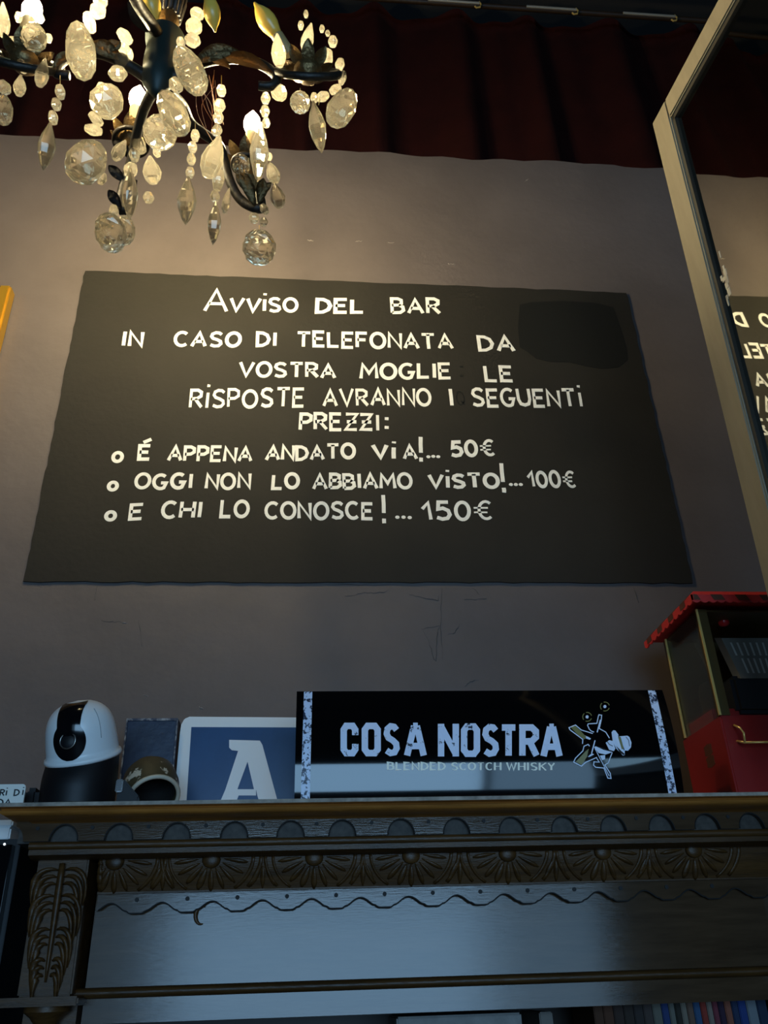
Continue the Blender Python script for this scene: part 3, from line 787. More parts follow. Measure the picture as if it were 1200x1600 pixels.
# ------------------------------------------------------------------ navy tin and flaking olive pot
YN = 1.84
n0, n1 = P(191.5,1185,YN).x, P(272,1185,YN).x; nz = P(235,1122.5,YN).z
tin = thing('navy_tin', 'square dark navy tin with worn edges standing between the domed camera and enamel plate', 'tin', ((n0+n1)/2,YN+.03,ZT))
put('body', MB().box((n0,YN,ZT+.0005),(n1,YN+.07,nz-.003)), M['navy'], tin, bevel=.003)
ed = MB()
ed.box((n0-.001,YN-.001,nz-.005),(n1+.001,YN+.071,nz)); ed.box((n0-.0012,YN-.0012,ZT+.0005),(n0+.0018,YN+.002,nz)); ed.box((n1-.0018,YN-.0012,ZT+.0005),(n1+.0012,YN+.002,nz))
put('rim', ed, M['navy_edge'], tin)
YO = 1.70
po = P(231,1212,YO); mp_ = mscale(231,1212,YO)
ax = Vector((.30,-.62,-.72)).normalized()
rad = 42*mp_
pot = thing('metal_pot', 'dented olive metal pot with flaking cream paint lying in front of the navy tin', 'pot', (po.x,YO,ZT))
oc = P(240,1246,YO-.03)
bp_ = MB().lathe([(0,-.085),(rad*.7,-.08),(rad*.95,-.06),(rad*1.0,-.03),(rad*.9,0),(rad*.82,-.004),(rad*.85,-.03),(rad*.6,-.07),(0,-.072)], oc, ax, 32, cap=False)
put('body', bp_, M['olive'], pot, smooth=True)
qm = Vector((0,0,1)).rotation_difference(ax).to_matrix()
put('rim', MB().tube([oc + qm @ Vector((rad*.88*math.cos(a),rad*.88*math.sin(a),0)) for a in [2*PI*i/40 for i in range(40)]], .0042, 8, closed=True), M['cream_chip'], pot, smooth='all')
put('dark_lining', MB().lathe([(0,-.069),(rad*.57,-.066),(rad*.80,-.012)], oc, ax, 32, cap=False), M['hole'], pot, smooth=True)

# ------------------------------------------------------------------ blue enamel plate with the letter A
YE = 1.86
def E_(px, py, d=0): return P(px, py, YE-d)
pl = thing('enamel_sign', 'blue enamel plate with white border and big white letter A behind the whisky sign', 'sign', (P(400,1250,YE).x,YE,ZT))
pz = lambda x: P(x,1297,YE)
zb1 = ZT+.0006
def down(px, py):
    q = E_(px, py); return Vector((q.x, YE, zb1))
outer = [E_(296,1119.5), E_(620,1122), down(640,1290), down(268,1290), E_(281,1145), E_(283,1132), E_(288,1123)]
put('border', MB().prism(outer, (0,.006,0)), M['enamel_w'], pl, bevel=.0015)
inner = [E_(299,1136,.0012), E_(606,1137,.0012), down(622,1290)+Vector((0,-.0012,.02)), down(289,1290)+Vector((0,-.0012,.02))]
put('blue_field', MB().prism(inner, (0,.0012,0)), M['enamel_b'], pl)
def c3(x, y): return (x/2.5, 1050+y/2.5)
mb = MB(); e1 = .0035
left = [(895,265),(1015,268),(1025,285),(967,350),(927,458),(1000,458),(1000,482),(932,482),(895,580),(828,580),(880,460),(930,308),(905,305),(895,295)]
right = [(1025,285),(1105,580),(1035,580),(1005,482),(1000,458),(992,458),(967,350)]
for poly in (left, right):
    mb.prism([E_(*c3(x,y), e1) for x,y in poly], (0,.0025,0))
put('letter', mb, M['enamel_w'], pl)

# ------------------------------------------------------------------ whisky sign
YG = 1.56
gx0, gx1 = P(462,1150,YG).x, P(1066,1230,YG).x
gx1 = .444*1.565
gz0, gz1 = ZT+.0006, P(600,1083,YG+.03).z
Hs = gz1-gz0
KB = .27
def gsurf(z):
    s = min(1,max(0,(z-gz0)/Hs)); return YG+.013 - KB*Hs*s*(1-s) + .004*s
sg = thing('whisky_sign', 'long glossy black curved sign reading COSA NOSTRA blended scotch whisky', 'sign', ((gx0+gx1)/2,YG,ZT))
mb = MB(); pr = [(gsurf(gz0+Hs*i/40), gz0+Hs*i/40) for i in range(41)] + [(YG+.07,gz1),(YG+.07,gz0)]
mb.prism([(gx0,y,z) for y,z in pr], (gx1-gx0,0,0))
put('body', mb, M['sign_black'], sg, smooth=True)
def SG(px, py, lift=.0006):
    q = P(px, py, YG+.005)
    for _ in range(3): q = P(px, py, gsurf(q.z))
    return Vector((q.x, q.y-lift, q.z))
def stripe(pt0, pt1, pb0, pb1):
    m2 = MB(); g = []
    for i in range(33):
        t = i/32; z = gz0+.001+(Hs-.002)*(1-t)
        a = SG(pt0[0]+(pb0[0]-pt0[0])*t, pt0[1]+(pb0[1]-pt0[1])*t); b = SG(pt1[0]+(pb1[0]-pt1[0])*t, pt1[1]+(pb1[1]-pt1[1])*t)
        g.append([m2.bm.verts.new((a.x, gsurf(z)-.0006, z)), m2.bm.verts.new((b.x, gsurf(z)-.0006, z))])
    for a, b in zip(g, g[1:]): m2.bm.faces.new((a[0],a[1],b[1],b[0]))
    return m2
put('worn_stripe', stripe((475,1081),(488,1081),(470,1240),(484,1240)), M['sign_stripe'], sg)
put('worn_stripe', stripe((1015,1088),(1027,1088),(1045,1238),(1058,1238)), M['sign_stripe'], sg)
def sign_frame(px0, px1, yb0, yb1, yt):
    def f(u, v, W):
        t = u/W; px = px0+(px1-px0)*t; yb = yb0+(yb1-yb0)*t
        return SG(px + v*0.0, yb-(yb0-yt)*v, .0004), Vector((0,-1,0))
    return f
mb = MB()
BLK = dict(G)
sw_ = 10.0
for ch, a, b, y1_, y0_ in (("C",532,560,1182,1129.5),("O",565,595,1182,1129.5),("S",598,626,1182,1130),("A",631,667,1182,1129.5),("N",684,717,1183,1130.5),("O",720,750,1183,1130.5),("S",752,781,1183,1131),("T",782,807,1182,1132),("R",811,842,1182,1132),("A",844,879,1183,1131)):
    w, ss = G[ch]
    if ch == 'C': ss = [[(1,.66),(1,.86),(.78,1),(.22,1),(0,.86),(0,.14),(.22,0),(.78,0),(1,.14),(1,.34)]]
    if ch == 'O': ss = [[(.5,1),(.22,1),(0,.86),(0,.14),(.22,0),(.78,0),(1,.14),(1,.86),(.78,1),(.5,1)]]
    if ch == 'A': ss = [[(.0,-.09),(.42,1)],[(.58,1),(1,-.09)],[(.36,1.0),(.64,1.0)],[(.2,.26),(.8,.26)]]
    if ch == 'N': ss = [[(0,-.1),(0,1.1)],[(.0,1.0),(1,0.0)],[(1,-.1),(1,1.1)]]
    if ch == 'T': ss = [[(-.2,1),(1.2,1)],[(.5,1),(.5,-.1)]]
    if ch == 'R': ss = [[(0,-.1),(0,1.0),(.7,1.0),(1,.85),(1,.62),(.7,.47),(.1,.45)],[(.55,.45),(1.05,-.1)]]
    hw = sw_/2; px0, px1 = a+hw, b-hw; yb, yt = y1_-hw, y0_+hw
    for s in ss:
        s2 = [(px0+(px1-px0)*x, -(yb+(yt-yb)*y)) for x, y in s]
        L = ribbon(s2, sw_ if ch != 'S' else sw_*.95)
        A = []
        for l, r in L:
            pa, pb = SG(l.x, -l.y, .0014), SG(r.x, -r.y, .0014)
            A.append((mb.bm.verts.new(pa), mb.bm.verts.new(pb), mb.bm.verts.new(pa+Vector((0,.001,0))), mb.bm.verts.new(pb+Vector((0,.001,0)))))
        for p_, q_ in zip(A, A[1:]):
            for f4 in ((p_[0],p_[1],q_[1],q_[0]),(p_[0],q_[0],q_[2],p_[2]),(p_[1],p_[3],q_[3],q_[1])): mb.bm.faces.new(f4)
put('block_lettering', mb, M['sign_print'], sg)
mb = MB()
lettering(mb, 'BLENDED', sign_frame(606,695,1202.5,1203,1191.5), .22, gap=.36, serif=.11, thick=.0004)
lettering(mb, 'SCOTCH', sign_frame(706,782,1203,1203,1192), .22, gap=.34, serif=.11, thick=.0004)
lettering(mb, 'WHISKY', sign_frame(792,866,1203,1203.5,1192), .22, gap=.34, serif=.11, thick=.0004)
put('serif_lettering', mb, M['sign_gold'], sg)
def cz(p): return (860+p[0]/5.4545, 1080+p[1]/5.4545)
def poly(mb, pts, lift=.0010):
    mb.prism([SG(*cz(p), lift) for p in pts], (0,.0006,0))
def line(mb, pts, w=8, lift=.0012):
    L = ribbon([(p[0], -p[1]) for p in pts], w); A = []
    for l, r in L: A.append((mb.bm.verts.new(SG(*cz((l.x,-l.y)), lift)), mb.bm.verts.new(SG(*cz((r.x,-r.y)), lift))))
    for a, b in zip(A, A[1:]): mb.bm.faces.new((a[0],a[1],b[1],b[0]))
w_ = MB()
line(w_, [(360,362),(262,332),(212,290),(157,312),(165,330),(275,412),(272,450)])
line(w_, [(395,565),(300,607),(262,640),(196,606),(212,572),(275,510),(285,470),(320,455),(332,470)])
line(w_, [(370,350),(345,340),(330,325),(315,292),(320,280),(395,275),(405,225),(412,202),(435,206),(432,245),(415,320),(470,350),(502,402)])
line(w_, [(388,565),(415,606),(370,603),(366,632),(385,650),(455,656),(488,742),(515,744),(508,700),(462,630),(490,613),(525,525)])
poly(w_, [(520,350),(535,334),(552,336),(578,372),(600,430),(632,505),(632,545),(618,550),(560,490),(530,430)])
poly(w_, [(582,386),(655,380),(672,392),(690,440),(685,480),(660,508),(628,505)])
poly(w_, [(470,440),(500,418),(530,425),(552,490),(540,512),(500,500)])
poly(w_, [(370,478),(385,470),(450,500),(530,520),(470,540),(410,528)])
poly(w_, [(420,550),(465,545),(465,580),(440,590)])
line(w_, [(350,530),(425,245)], 10); line(w_, [(378,490),(500,725)], 6)
poly(w_, [(285,375),(320,390),(345,405),(335,415),(290,398)]); poly(w_, [(318,560),(350,530),(372,540),(330,562)])
for c in ((463,132),(312,220)): poly(w_, [(c[0]+13*math.cos(i*PI/6), c[1]+14*math.sin(i*PI/6)) for i in range(12)])
em = put('gunman_emblem', w_, M['sign_white'], sg)
for nm_, pts, lf in (('gun_stock', [(170,307),(212,298),(258,342),(305,392),(288,412),(232,372)], .0012),
                     ('gun_stock', [(215,602),(262,628),(285,600),(312,556),(325,492),(300,512),(240,575)], .0012),
                     ('hat_band', [(575,392),(596,390),(622,488),(608,500)], .0018)):
    o_ = MB(); poly(o_, pts, lf); sub(nm_, o_, M['sign_olive'], em)
for c in ((463,132),(312,220)):
    o_ = MB()
    for a0 in (20, 140, 255): line(o_, [(c[0]+38*math.cos(math.radians(a0+i*9)), c[1]+38*math.sin(math.radians(a0+i*9))) for i in range(11)], 7)
    sub('bullet_ring', o_, M['sign_olive'], em)
b_ = MB()
poly(b_, [(560,470),(600,510),(630,535),(626,548),(590,525)], .0018); poly(b_, [(575,378),(582,376),(630,500),(624,506)], .0016)
line(b_, [(480,430),(500,455),(530,470)], 5, .0018); line(b_, [(400,475),(450,490),(500,512)], 5, .0018); line(b_, [(640,390),(665,420),(672,470)], 4, .0018)
sub('black_print', b_, M['hole'], em)

# ------------------------------------------------------------------ popcorn machine
px0_, py0_, py1_ = .803, 1.58, 1.77          # left side x, front y, back y
px1_ = 1.09
zb = ZT; zbase = 1.6+.282*1.58
pop = thing('popcorn_machine', 'small red popcorn machine with striped awning roof on the cabinet top at right', 'popcorn machine', (.95,1.68,ZT))
put('base', MB().box((px0_,py0_,zb+.0006),(px1_,py1_,zbase)), M['red'], pop, bevel=.003)
zr = 1.6+.425*1.575
for (x, y) in ((px0_,py0_),(px1_-.016,py0_),(px0_,py1_-.016),(px1_-.016,py1_-.016)):
    o = put('corner_post', MB().box((x,y,zbase),(x+.022,y+.012,zr)), M['brass_dark'], pop)
    sub('gold_trim', MB().box((x-.0015,y-.0015,zbase),(x+.003,y+.002,zr)), M['brass'], o)
put('side_pane', MB().box((px0_+.002,py0_+.013,zbase),(px0_+.0045,py1_-.016,zr)), M['clear'], pop)
put('back_panel', MB().box((px0_+.02,py1_-.006,zbase),(px1_-.02,py1_-.003,zr)), M['brass_dark'], pop)
put('inner_tray', MB().box((px0_+.012,py0_+.05,zbase),(px1_-.02,py1_-.02,zbase+.028)), M['red'], pop, bevel=.002)
put('inner_ceiling', MB().box((px0_+.004,py0_+.004,zr-.004),(px1_-.004,py1_-.004,zr)), M['brass_dark'], pop)
# awning: scalloped valance and sloping striped top
rx0, ry0, ry1 = .772, 1.525, 1.80; rx1 = 1.12
zv0 = 1.6+.432*1.53; zv1 = zv0+.030
aw = MB()
tp = [(rx0+.012,ry0+.012),(rx1-.012,ry0+.012),(rx1-.012,ry1-.012),(rx0+.012,ry1-.012)]
bt_ = [(rx0,ry0),(rx1,ry0),(rx1,ry1),(rx0,ry1)]
va = [aw.bm.verts.new((*p, zv1-.012)) for p in bt_]; vb = [aw.bm.verts.new((*p, zv1)) for p in tp]
vc = [aw.bm.verts.new(p) for p in ((rx0+.05,ry0+.06,zv1+.02),(rx1-.05,ry0+.06,zv1+.02),(rx1-.05,ry1-.06,zv1+.02),(rx0+.05,ry1-.06,zv1+.02))]
for A, B in ((va,vb),(vb,vc)):
    for i in range(4): aw.bm.faces.new((A[i],A[(i+1)%4],B[(i+1)%4],B[i]))
aw.bm.faces.new(vc); aw.bm.faces.new(va[::-1])
ro = put('roof', aw, M['red_awning'], pop)
# the valance is built once along x for the front and once along y for the side
def val(x):
    return zv0 + .004*abs(math.sin(PI*(x-rx0)/.018))
n = 120
vf = strip_board([rx0+(rx1-rx0)*i/n for i in range(n+1)], lambda x: zv0+.004*(1-abs(math.sin(PI*(x-rx0)/.0175))), lambda x: zv1-.012, ry0, ry0+.003)
sub('front_valance', vf, M['red_awning'], ro)
vs = strip_board([ry0+(ry1-ry0)*i/n for i in range(n+1)], lambda x: zv0+.0055*(1-abs(math.sin(PI*(x-ry0)/.025))), lambda x: zv1-.012, 0, .003)
for v in vs.bm.verts: v.co = Vector((rx0+v.co.y, v.co.x, v.co.z))
sub('side_valance', vs, M['red_awning'], ro)
sb_ = MB()
for i in range(6):
    x = rx0+.004+.052*i
    if i == 0: a, b = x, x+.014
    else: a, b = x-.010, x+.014
    sb_.prism([(a,ry0-.0008,zv0+.006),(b,ry0-.0008,zv0+.006),(b-.006,ry0-.0008,zv1-.012),(a-.006 if i else a,ry0-.0008,zv1-.012)], (0,.0006,0))
for i in range(4):
    y = ry0+.035+.065*i
    sb_.prism([(rx0-.0008,y,zv1-.024),(rx0-.0008,y+.026,zv1-.024),(rx0-.0008,y+.026,zv1-.012),(rx0-.0008,y,zv1-.012)], (.0006,0,0))
    sb_.prism([(rx0,y,zv1-.0118),(rx0,y+.026,zv1-.0118),(rx0+.012,y+.026,zv1+.0004),(rx0+.012,y,zv1+.0004)], (-.0006,0,.0006))
sub('brown_stripes', sb_, M['brown_stripe'], ro)
# inside: red lamp, steel kettle hood with slots, black kettle
q = P(1131,974,1.64)
put('red_lamp', MB().lathe([(.012,0),(.011,-.006),(.006,-.010),(0,-.011)], (q.x,1.64,q.z+.004), (0,0,1), 20), M['red_plastic'], pop, smooth=True)
Yk = 1.66
k0, k1, k2, k3 = P(1127,997,Yk), P(1158,1060,Yk-.05), P(1250,1060,Yk-.05), P(1240,997,Yk)
hd = MB(); hd.prism([k0,k1,k2,k3], (0,.03,.012))
kt = put('kettle_hood', hd, M['steel'], pop)
sl = MB()
for r_, (u0, u1) in enumerate(((.12,.45),(.52,.88))):
    for i in range(9):
        s0 = .10+.09*i+.06*r_
        a = k0.lerp(k3,s0).lerp(k1.lerp(k2,s0),u0); b = k0.lerp(k3,s0).lerp(k1.lerp(k2,s0),u1)
        nr = (k1-k0).cross(k3-k0).normalized(); nr = -nr if nr.y > 0 else nr
        e_ = (k3-k0).normalized()*.0022
        sl.face([a-e_+nr*.0006, a+e_+nr*.0006, b+e_+nr*.0006, b-e_+nr*.0006])
sub('vent_slots', sl, M['lit_slot'], kt)  # pale strips painted for the lit interior showing through the slits
q0, q1 = P(1150,1117,1.63), P(1152,1058,1.63)
put('kettle', MB().box((q0.x,1.615,q0.z),(q0.x+.14,1.70,q1.z)), M['black'], pop, bevel=.008, smooth=True)
# gold handle on the base front
h0, h1, h2 = P(1147,1133,1.575), P(1162,1145,1.552), P(1164,1160,1.552)
put('handle', MB().tube([h0, P(1156,1137,1.556), h1, h2], .0022, 8).tube([h2, h2+Vector((.10,0,0))], .0022, 8).tube([h2+Vector((.10,0,0)), h2+Vector((.10,.03,.002))], .0022, 8).tube([h2, P(1152,1158,1.58)], .0022, 8), M['brass'], pop, smooth='all')
ds = MB()
for (a, b) in ((1092,1190),(1110,1172)):
    c = P(a, b, 1.66); c.x = px0_-.0004
    ds.prism([c+Vector((0,.02*math.cos(i*PI/4)*(1.3 if i%2 else .8),.012*math.sin(i*PI/4))) for i in range(8)], (.0006,0,0))
put('side_motif', ds, M['brown_stripe'], pop)

# ------------------------------------------------------------------ chandelier
KC = 1.2                                     # real size of the chandelier's metalwork
def PC(px, py, Y): return P(px, py, Y*KC)
def ms(px, py, Y): return mscale(px, py, Y*KC)
YCH = .96
cc = PC(252,100,YCH)
chan = thing('chandelier', 'ornate bronze chandelier with glowing candle bulbs and faceted glass drops above the blackboard', 'chandelier', cc)
# column
b0 = PC(250,168,YCH).z; 
def zc(py): return PC(252,py,YCH).z
mpp = ms(252,80,YCH)
colm = MB().lathe([(0,zc(150)-cc.z),(.014,zc(146)-cc.z),(25*mpp,zc(128)-cc.z),(27*mpp,zc(100)-cc.z),(26*mpp,zc(78)-cc.z),(30*mpp,zc(66)-cc.z),(31*mpp,zc(60)-cc.z),(16*mpp,zc(55)-cc.z)], cc, (0,0,1), 28)
cm = put('central_vase', colm, M['verdigris'], chan, smooth=True)
cm2 = MB().lathe([(13*mpp,zc(56)-cc.z),(13*mpp,zc(38)-cc.z),(17*mpp,zc(32)-cc.z),(15*mpp,zc(26)-cc.z)], cc, (0,0,1), 20)
put('brass_collar', cm2, M['bronze_gold'], chan, smooth=True)
st_ = MB()
for k in range(14):
    a = 2*PI*k/14
    kk = KC
    st_.tube([(cc.x+.018*kk*math.cos(a), cc.y+.018*kk*math.sin(a), zc(28)), (cc.x+.024*kk*math.cos(a), cc.y+.024*kk*math.sin(a), zc(0)), (cc.x+.012*kk*math.cos(a), cc.y+.012*kk*math.sin(a), zc(-60))], .0072, 6)
st_.tube([(cc.x,cc.y,zc(40)),(cc.x,cc.y,5.2)], .012, 10)
put('fluted_stem', st_, M['bronze'], chan, smooth='all')
put('hanging_rod', MB().tube([(cc.x,cc.y,5.1),(cc.x,cc.y,ZC)], .006, 8), M['bronze'], chan)
def smooth_pts(pts, n=6):
    out = []
    for i in range(len(pts)-1):
        p0 = pts[max(0,i-1)]; p1 = pts[i]; p2 = pts[i+1]; p3 = pts[min(len(pts)-1,i+2)]
        for k in range(n):
            t = k/n
            out.append(.5*((2*p1)+(p2-p0)*t+(2*p0-5*p1+4*p2-p3)*t*t+(3*p1-p0-3*p2+p3)*t**3))
    return out+[pts[-1]]
def arm(pxs, r0, r1, m='bronze'):
    pts = smooth_pts([PC(*p) for p in pxs]); n = len(pts)
    return put('arm', MB().tube(pts, [KC*(r0+(r1-r0)*i/(n-1)) for i in range(n)], 10), M[m], chan, smooth='all')
a1 = arm([(262,128,.96),(290,108,.95),(330,94,.95),(375,92,.95),(410,102,.95),(432,120,.95),(425,134,.95),(404,134,.95)], .011, .008)
a2 = arm([(238,128,.96),(205,105,.95),(160,84,.94),(120,84,.94),(95,98,.94),(88,114,.94),(108,118,.94)], .011, .008)
a3 = arm([(262,140,.97),(285,165,1.02),(300,195,1.06),(340,225,1.10),(350,250,1.12),(360,285,1.13),(378,314,1.14),(407,326,1.14),(404,300,1.15),(394,268,1.15),(386,240,1.15)], .010, .009)
a4 = arm([(240,140,.97),(225,170,1.02),(215,205,1.06),(208,240,1.10),(196,280,1.13),(188,312,1.14),(192,330,1.14),(200,300,1.15),(206,250,1.15),(208,215,1.15)], .010, .008)
a5 = arm([(250,60,.95),(235,35,.90),(215,5,.85),(200,-30,.80)], .012, .01)
def leaf(mb, p, d, L, w, side):
    d = d.normalized(); s = d.cross(side).normalized(); c = []
    for i in range(8):
        t = i/7; ww = w*math.sin(PI*min(1,t*.9+.08))*(1+.25*math.sin(t*22)); q = p + d*L*t + side*(L*.22*math.sin(t*PI*.8))
        c.append((mb.bm.verts.new(q-s*ww+side*.004), mb.bm.verts.new(q), mb.bm.verts.new(q+s*ww+side*.004)))
    for a, b in zip(c, c[1:]):
        mb.bm.faces.new((a[0],a[1],b[1],b[0])); mb.bm.faces.new((a[1],a[2],b[2],b[1]))
def leaves(part, items, m):
    for (pa, pb, w) in items:
        mb = MB()
        p, q = PC(*pa), PC(*pb); side = Vector((random.uniform(-.3,.3), -1, -.4)).normalized()
        leaf(mb, p, q-p, (q-p).length, w*KC, side)
        bmesh.ops.solidify(mb.bm, geom=list(mb.bm.faces), thickness=.0012)
        sub('acanthus_leaf', mb, M[m], part, smooth='all')
leaves(a1, [((305,98,.94),(372,86,.94),.016),((345,90,.94),(430,124,.94),.014),((330,92,.94),(360,112,.94),.010)], 'bronze_gold')
leaves(a2, [((190,92,.94),(140,75,.93),.016),((130,84,.93),(88,112,.93),.013),((170,80,.93),(190,70,.93),.012)], 'bronze_gold')
leaves(a3, [((398,322,1.13),(375,270,1.12),.012),((404,318,1.13),(410,282,1.12),.011),((402,300,1.13),(388,262,1.12),.012),((408,306,1.13),(425,288,1.12),.008),((385,300,1.12),(372,272,1.12),.008)], 'bronze_gold')
leaves(a4, [((190,325,1.13),(172,300,1.12),.010),((192,310,1.13),(215,285,1.12),.010),((196,285,1.13),(172,262,1.12),.010),((200,260,1.13),(226,240,1.12),.010),((204,240,1.13),(178,222,1.12),.010),((206,225,1.13),(228,205,1.12),.010)], 'bronze')
leaves(a5, [((232,50,.94),(200,8,.90),.020),((236,50,.94),(214,20,.92),.014)], 'bronze')
# drip rings that carry the crystals
def ring(px, py, Y, rpx, tube_r, flat=None):
    c = PC(px, py, Y); r = rpx*ms(px, py, Y)
    v = (c-EYE).normalized(); cu0 = RC @ Vector((0,1,0)); nrm = (cu0*math.sqrt(1-flat*flat)-v*flat).normalized() if flat else Vector((0,0,1))
    qr = Vector((0,0,1)).rotation_difference(nrm).to_matrix()
    o = put('drip_ring', MB().tube([c+qr @ Vector((r*math.cos(2*PI*i/32), r*math.sin(2*PI*i/32), 0)) for i in range(32)], tube_r*KC, 8, closed=True), M['bronze'], chan, smooth='all')
    sp = MB()
    for k in range(6):
        a = 2*PI*k/6+.3; sp.tube([c, c+qr @ Vector((r*math.cos(a), r*math.sin(a), 0))], .0036, 6)
    sp.lathe([(KC*r_,KC*h_) for r_,h_ in ((.004,-.02),(.02,-.008),(.026,.004),(.018,.018),(.01,.02))], c, (0,0,1), 16)
    for k in range(8):
        a = 2*PI*k/8; d = Vector((math.cos(a), math.sin(a), .9)); leaf(sp, c+Vector((0,0,.005)), d, .05*KC, .012*KC, Vector((math.cos(a),math.sin(a),-.6)).normalized())
    sub('socket_cup', sp, M['bronze_gold'], o, smooth='all')
    return c, r
ring(481,114,.95,48,.0075,.48); ring(38,98,.94,54,.0075,.48); ring(384,258,1.15,20,.005); ring(205,222,1.15,26,.005)
# candle bulbs
bulb_prof = [(0,-.030),(.010,-.030),(.012,-.022),(.0165,-.008),(.0175,.002),(.0155,.014),(.010,.026),(.005,.034),(.002,.042),(0,.043)]
def bulb(px, py, Y, lit, tilt=None, k=1.0):
    k *= KC
    c = PC(px, py, Y); ax_ = tilt or Vector((0,0,1))
    o = put('candle_bulb', MB().lathe([(r*k,h*k) for r,h in bulb_prof], c, ax_, 20), M['bulb'] if lit else M['amber'], chan, smooth='all')
    sub('socket', MB().lathe([(.011*KC,-.075*KC),(.012*KC,-.032*KC),(.009*KC,-.030*KC)], c, ax_, 14), M['candle'], o, smooth=True)
bulb(215,154,1.15,True); bulb(394,194,1.15,True); bulb(50,16,.94,True)
cu_, cr_ = RC @ Vector((0,1,0)), RC @ Vector((1,0,0))
bulb(418,34,.95,False,(cu_*.8-cr_*.55).normalized(),1.05)
bulb(236,6,.92,False,(-cu_*.9+cr_*.2).normalized(),1.0); bulb(331,18,.92,False,(-cu_*.9+cr_*.15).normalized(),.9)
# crystals
def cmesh(kind):
    mb = MB()
    if kind == 'long_drop': mb.lathe([(0,-.5),(.13,-.38),(.26,-.16),(.30,.02),(.22,.22),(.10,.40),(.04,.5),(0,.5)], n=8)
    if kind == 'oval_pendant':
        mb.ell((0,0,0), (.5,.5,.5), 9, 7)
        for v in mb.bm.verts: v.co.x *= (1-.18*v.co.z*2*.5)
    if kind == 'ball': mb.ell((0,0,0), (.5,.5,.5), 10, 7)
    if kind == 'bead': mb.lathe([(0,-.5),(.3,-.42),(.5,-.08),(.5,.08),(.3,.42),(0,.5)], n=8)
    if kind == 'pear': mb.lathe([(0,-.5),(.22,-.46),(.42,-.30),(.5,-.08),(.38,.16),(.2,.36),(.07,.5),(0,.5)], n=9)
    if kind == 'oval_pendant' or kind == 'ball':
        for v in mb.bm.verts:
            if abs(v.co.z) < .49:
                a = PI/(9 if kind == 'oval_pendant' else 10)*(int(round(math.acos(max(-1,min(1,v.co.z*2)))/PI*7)) % 2); c_, s_ = math.cos(a), math.sin(a); v.co.x, v.co.y = v.co.x*c_-v.co.y*s_, v.co.x*s_+v.co.y*c_
    return mb.mesh(kind, M['bead_glass' if kind in ('bead','pear') else 'crystal'])
KM = {k: cmesh(k) for k in ('long_drop','oval_pendant','ball','bead','pear')}
KN = {'long_drop':'crystal_drop','oval_pendant':'oval_pendant','ball':'crystal_ball','bead':'crystal_bead','pear':'pear_pendant'}
def crystal(kind, px, py, w, h, tilt=0, Y=1.0):
    c = PC(px, py, Y); s = ms(px, py, Y)
    v = (c-EYE).normalized()
    r = v.cross(cu_).normalized() if False else cu_.cross(-v).normalized(); u = (-v).cross(r).normalized()
    t = math.radians(tilt)                   # clockwise tilt in the view
    axz = (u*math.cos(t) + r*math.sin(t))
    lean = .35 if kind in ('long_drop','pear','bead') else .15
    zz = (axz + v*lean).normalized()         # hangs nearer to plumb than the view plane
    xx = zz.cross(v).normalized(); yy = zz.cross(xx).normalized()
    wx = w*s; dz = h*s/ math.sqrt(1/(1+lean*lean)); dy = wx*(.62 if kind in ('oval_pendant',) else .9)
    if kind == 'long_drop': wx /= .6; dy = wx*.8
    o = bpy.data.objects.new(KN[kind], KM[kind]); col.objects.link(o); o.parent = chan
    spin = Matrix.Rotation(random.uniform(0,PI), 3, 'Z') if kind != 'oval_pendant' else Matrix.Identity(3)
    Rm = Matrix((xx, yy, zz)).transposed()
    mtx = (Rm @ Matrix.Diagonal((wx, dy, dz)) @ spin).to_4x4()
    mtx.translation = c-cc
    o.matrix_local = mtx
    return o
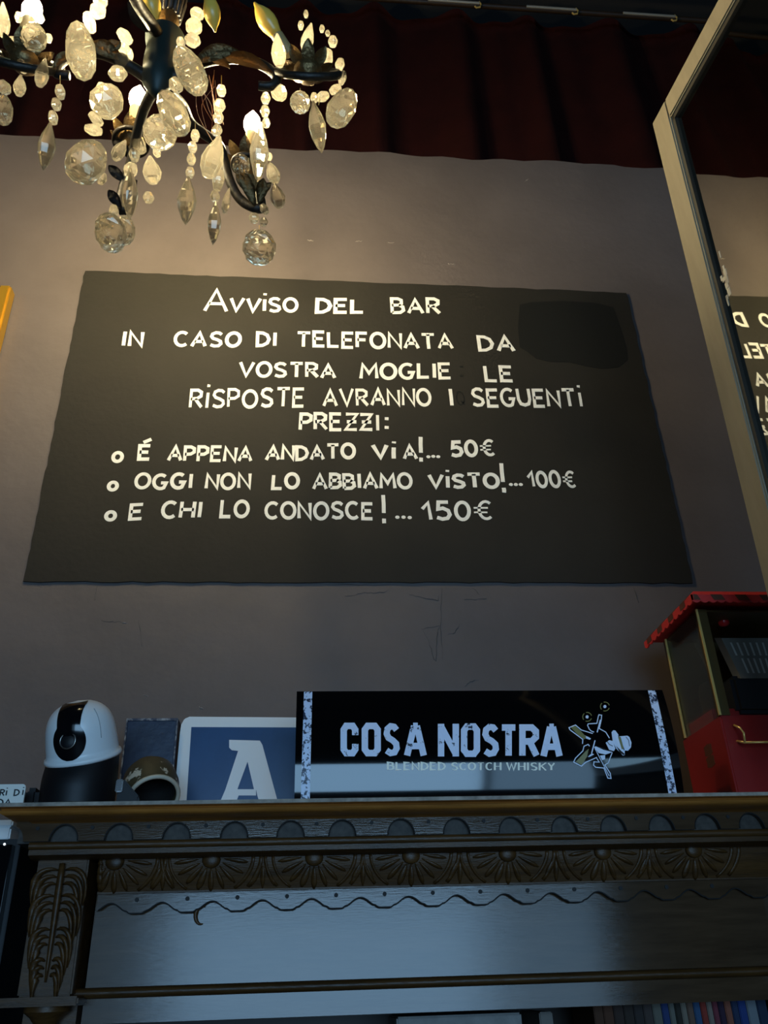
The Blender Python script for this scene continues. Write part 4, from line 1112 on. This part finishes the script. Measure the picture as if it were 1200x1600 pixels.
CR = [
 ('pear',5,32,22,50,0,.90),('oval_pendant',53,58,40,42,0,.90),('bead',18,65,15,22,60,.92),('bead',29,27,12,16,0,.92),('bead',62,28,15,16,0,.92),
 ('oval_pendant',126,80,47,84,-8,.90),('bead',140,35,19,32,-20,.93),('bead',153,17,26,24,40,.93),('bead',157,2,24,20,0,.93),
 ('bead',35,104,15,22,-20,.92),('pear',31,134,21,32,5,.92),('pear',66,114,22,44,12,.92),('bead',76,60,12,14,0,.92),
 ('bead',6,137,22,22,-30,.91),('oval_pendant',5,172,30,46,0,.90),
 ('bead',94,144,17,23,-8,.93),('bead',88,163,16,20,-10,.93),('bead',83,184,16,22,-10,.93),('long_drop',73,229,28,72,8,.93),
 ('bead',195,57,20,27,-50,.94),('bead',192,76,24,18,0,.94),('bead',190,94,26,20,10,.94),('bead',184,115,30,22,0,.93),('bead',202,86,14,20,0,.95),
 ('oval_pendant',167,158,52,54,35,.98),('bead',158,138,16,18,0,.98),
 ('oval_pendant',297,111,46,76,-30,.90),('bead',275,133,22,24,-30,.92),('oval_pendant',271,177,44,72,-30,.95),('ball',250,207,54,54,0,1.02),
 ('bead',308,22,24,18,20,.93),('bead',303,42,28,24,-35,.93),('bead',301,63,26,20,20,.93),('bead',282,66,14,16,0,.94),
 ('pear',435,80,25,48,-5,.93),('pear',481,59,21,42,15,.93),('bead',520,65,15,18,0,.97),('bead',508,92,24,32,20,.97),('bead',531,101,15,20,10,.96),('bead',535,122,13,22,15,.95),
 ('bead',470,40,10,14,0,.97),('bead',478,22,8,12,0,.97),('bead',503,45,9,12,0,.98),('bead',512,52,8,10,0,.98),
 ('bead',524,140,16,20,60,.94),('bead',504,151,16,22,70,.94),('bead',491,153,13,16,0,.94),('pear',434,142,27,32,-40,.96),
 ('ball',469,160,34,34,0,.94),('long_drop',496,199,31,76,-10,.93),('oval_pendant',534,169,44,64,32,.93),
 ('bead',415,154,16,18,0,.96),('bead',414,174,15,18,0,.97),('bead',416,192,14,16,0,1.0),('long_drop',405,238,31,88,3,1.05),
 ('bead',346,142,16,18,0,.98),('bead',343,165,19,20,10,.98),('bead',341,184,18,18,0,.98),('bead',339,204,17,18,10,.99),('pear',333,246,36,66,18,1.0),
 ('bead',341,281,20,36,8,1.03),('bead',336,307,16,18,0,1.03),('long_drop',335,349,24,66,4,1.03),('pear',354,314,14,40,12,1.06),
 ('bead',150,186,17,26,-50,1.0),('bead',146,203,19,28,-80,1.0),('oval_pendant',135,253,60,74,35,1.0),('bead',159,279,16,20,20,1.05),
 ('pear',187,235,21,36,30,1.08),('bead',217,226,22,30,-30,1.08),('bead',210,242,18,22,0,1.09),('bead',214,205,13,22,0,1.1),
 ('bead',245,238,13,16,-20,1.1),('pear',237,266,30,42,-8,1.08),('bead',232,309,18,18,0,1.08),('bead',204,266,23,24,20,1.08),
 ('long_drop',203,303,29,76,0,1.08),('ball',173,364,50,62,-12,1.08),('ball',195,360,34,46,0,1.12),('bead',178,330,16,20,0,1.1),
 ('bead',305,212,15,19,0,1.0),('bead',301,230,15,18,0,1.0),('bead',299,249,15,18,0,1.0),('bead',297,270,15,18,5,1.0),('long_drop',292,314,30,72,4,1.0),
 ('ball',377,259,30,36,0,1.10),('pear',426,270,22,34,-20,1.16),('pear',433,306,25,38,-15,1.16),('bead',421,245,10,12,0,1.16),
 ('ball',405,387,54,56,0,1.12),('bead',397,341,18,16,0,1.12),('bead',412,347,14,14,0,1.12),('bead',413,327,14,18,-30,1.12),
]
for c in CR: crystal(*c)
# wires between the strings, and stray copper strands
wr = MB()
for a, b in (((94,118,.93),(94,134,.93)),((305,190,1.0),(305,204,1.0)),((346,118,.98),(346,134,.98)),((415,134,.96),(415,146,.96)),((405,352,1.12),(405,362,1.12)),((469,138,.94),(469,145,.94)),((500,150,.94),(498,164,.94)),((522,140,.94),(528,142,.94))):
    wr.tube([PC(*a), PC(*b)], .0008, 5)
put('bead_wire', wr, M['brass'], chan)
cw = MB()
for k in range(9):
    a = PC(315+random.uniform(-15,25),120+random.uniform(-15,20),.98); b = PC(330+random.uniform(-15,40),205+random.uniform(-20,35),1.03)
    m_ = a.lerp(b,.5)+Vector((random.uniform(-.02,.02),0,random.uniform(-.02,.02))); cw.tube(smooth_pts([a,m_,b],5), .0006, 5)
put('copper_strands', cw, M['copper'], chan)
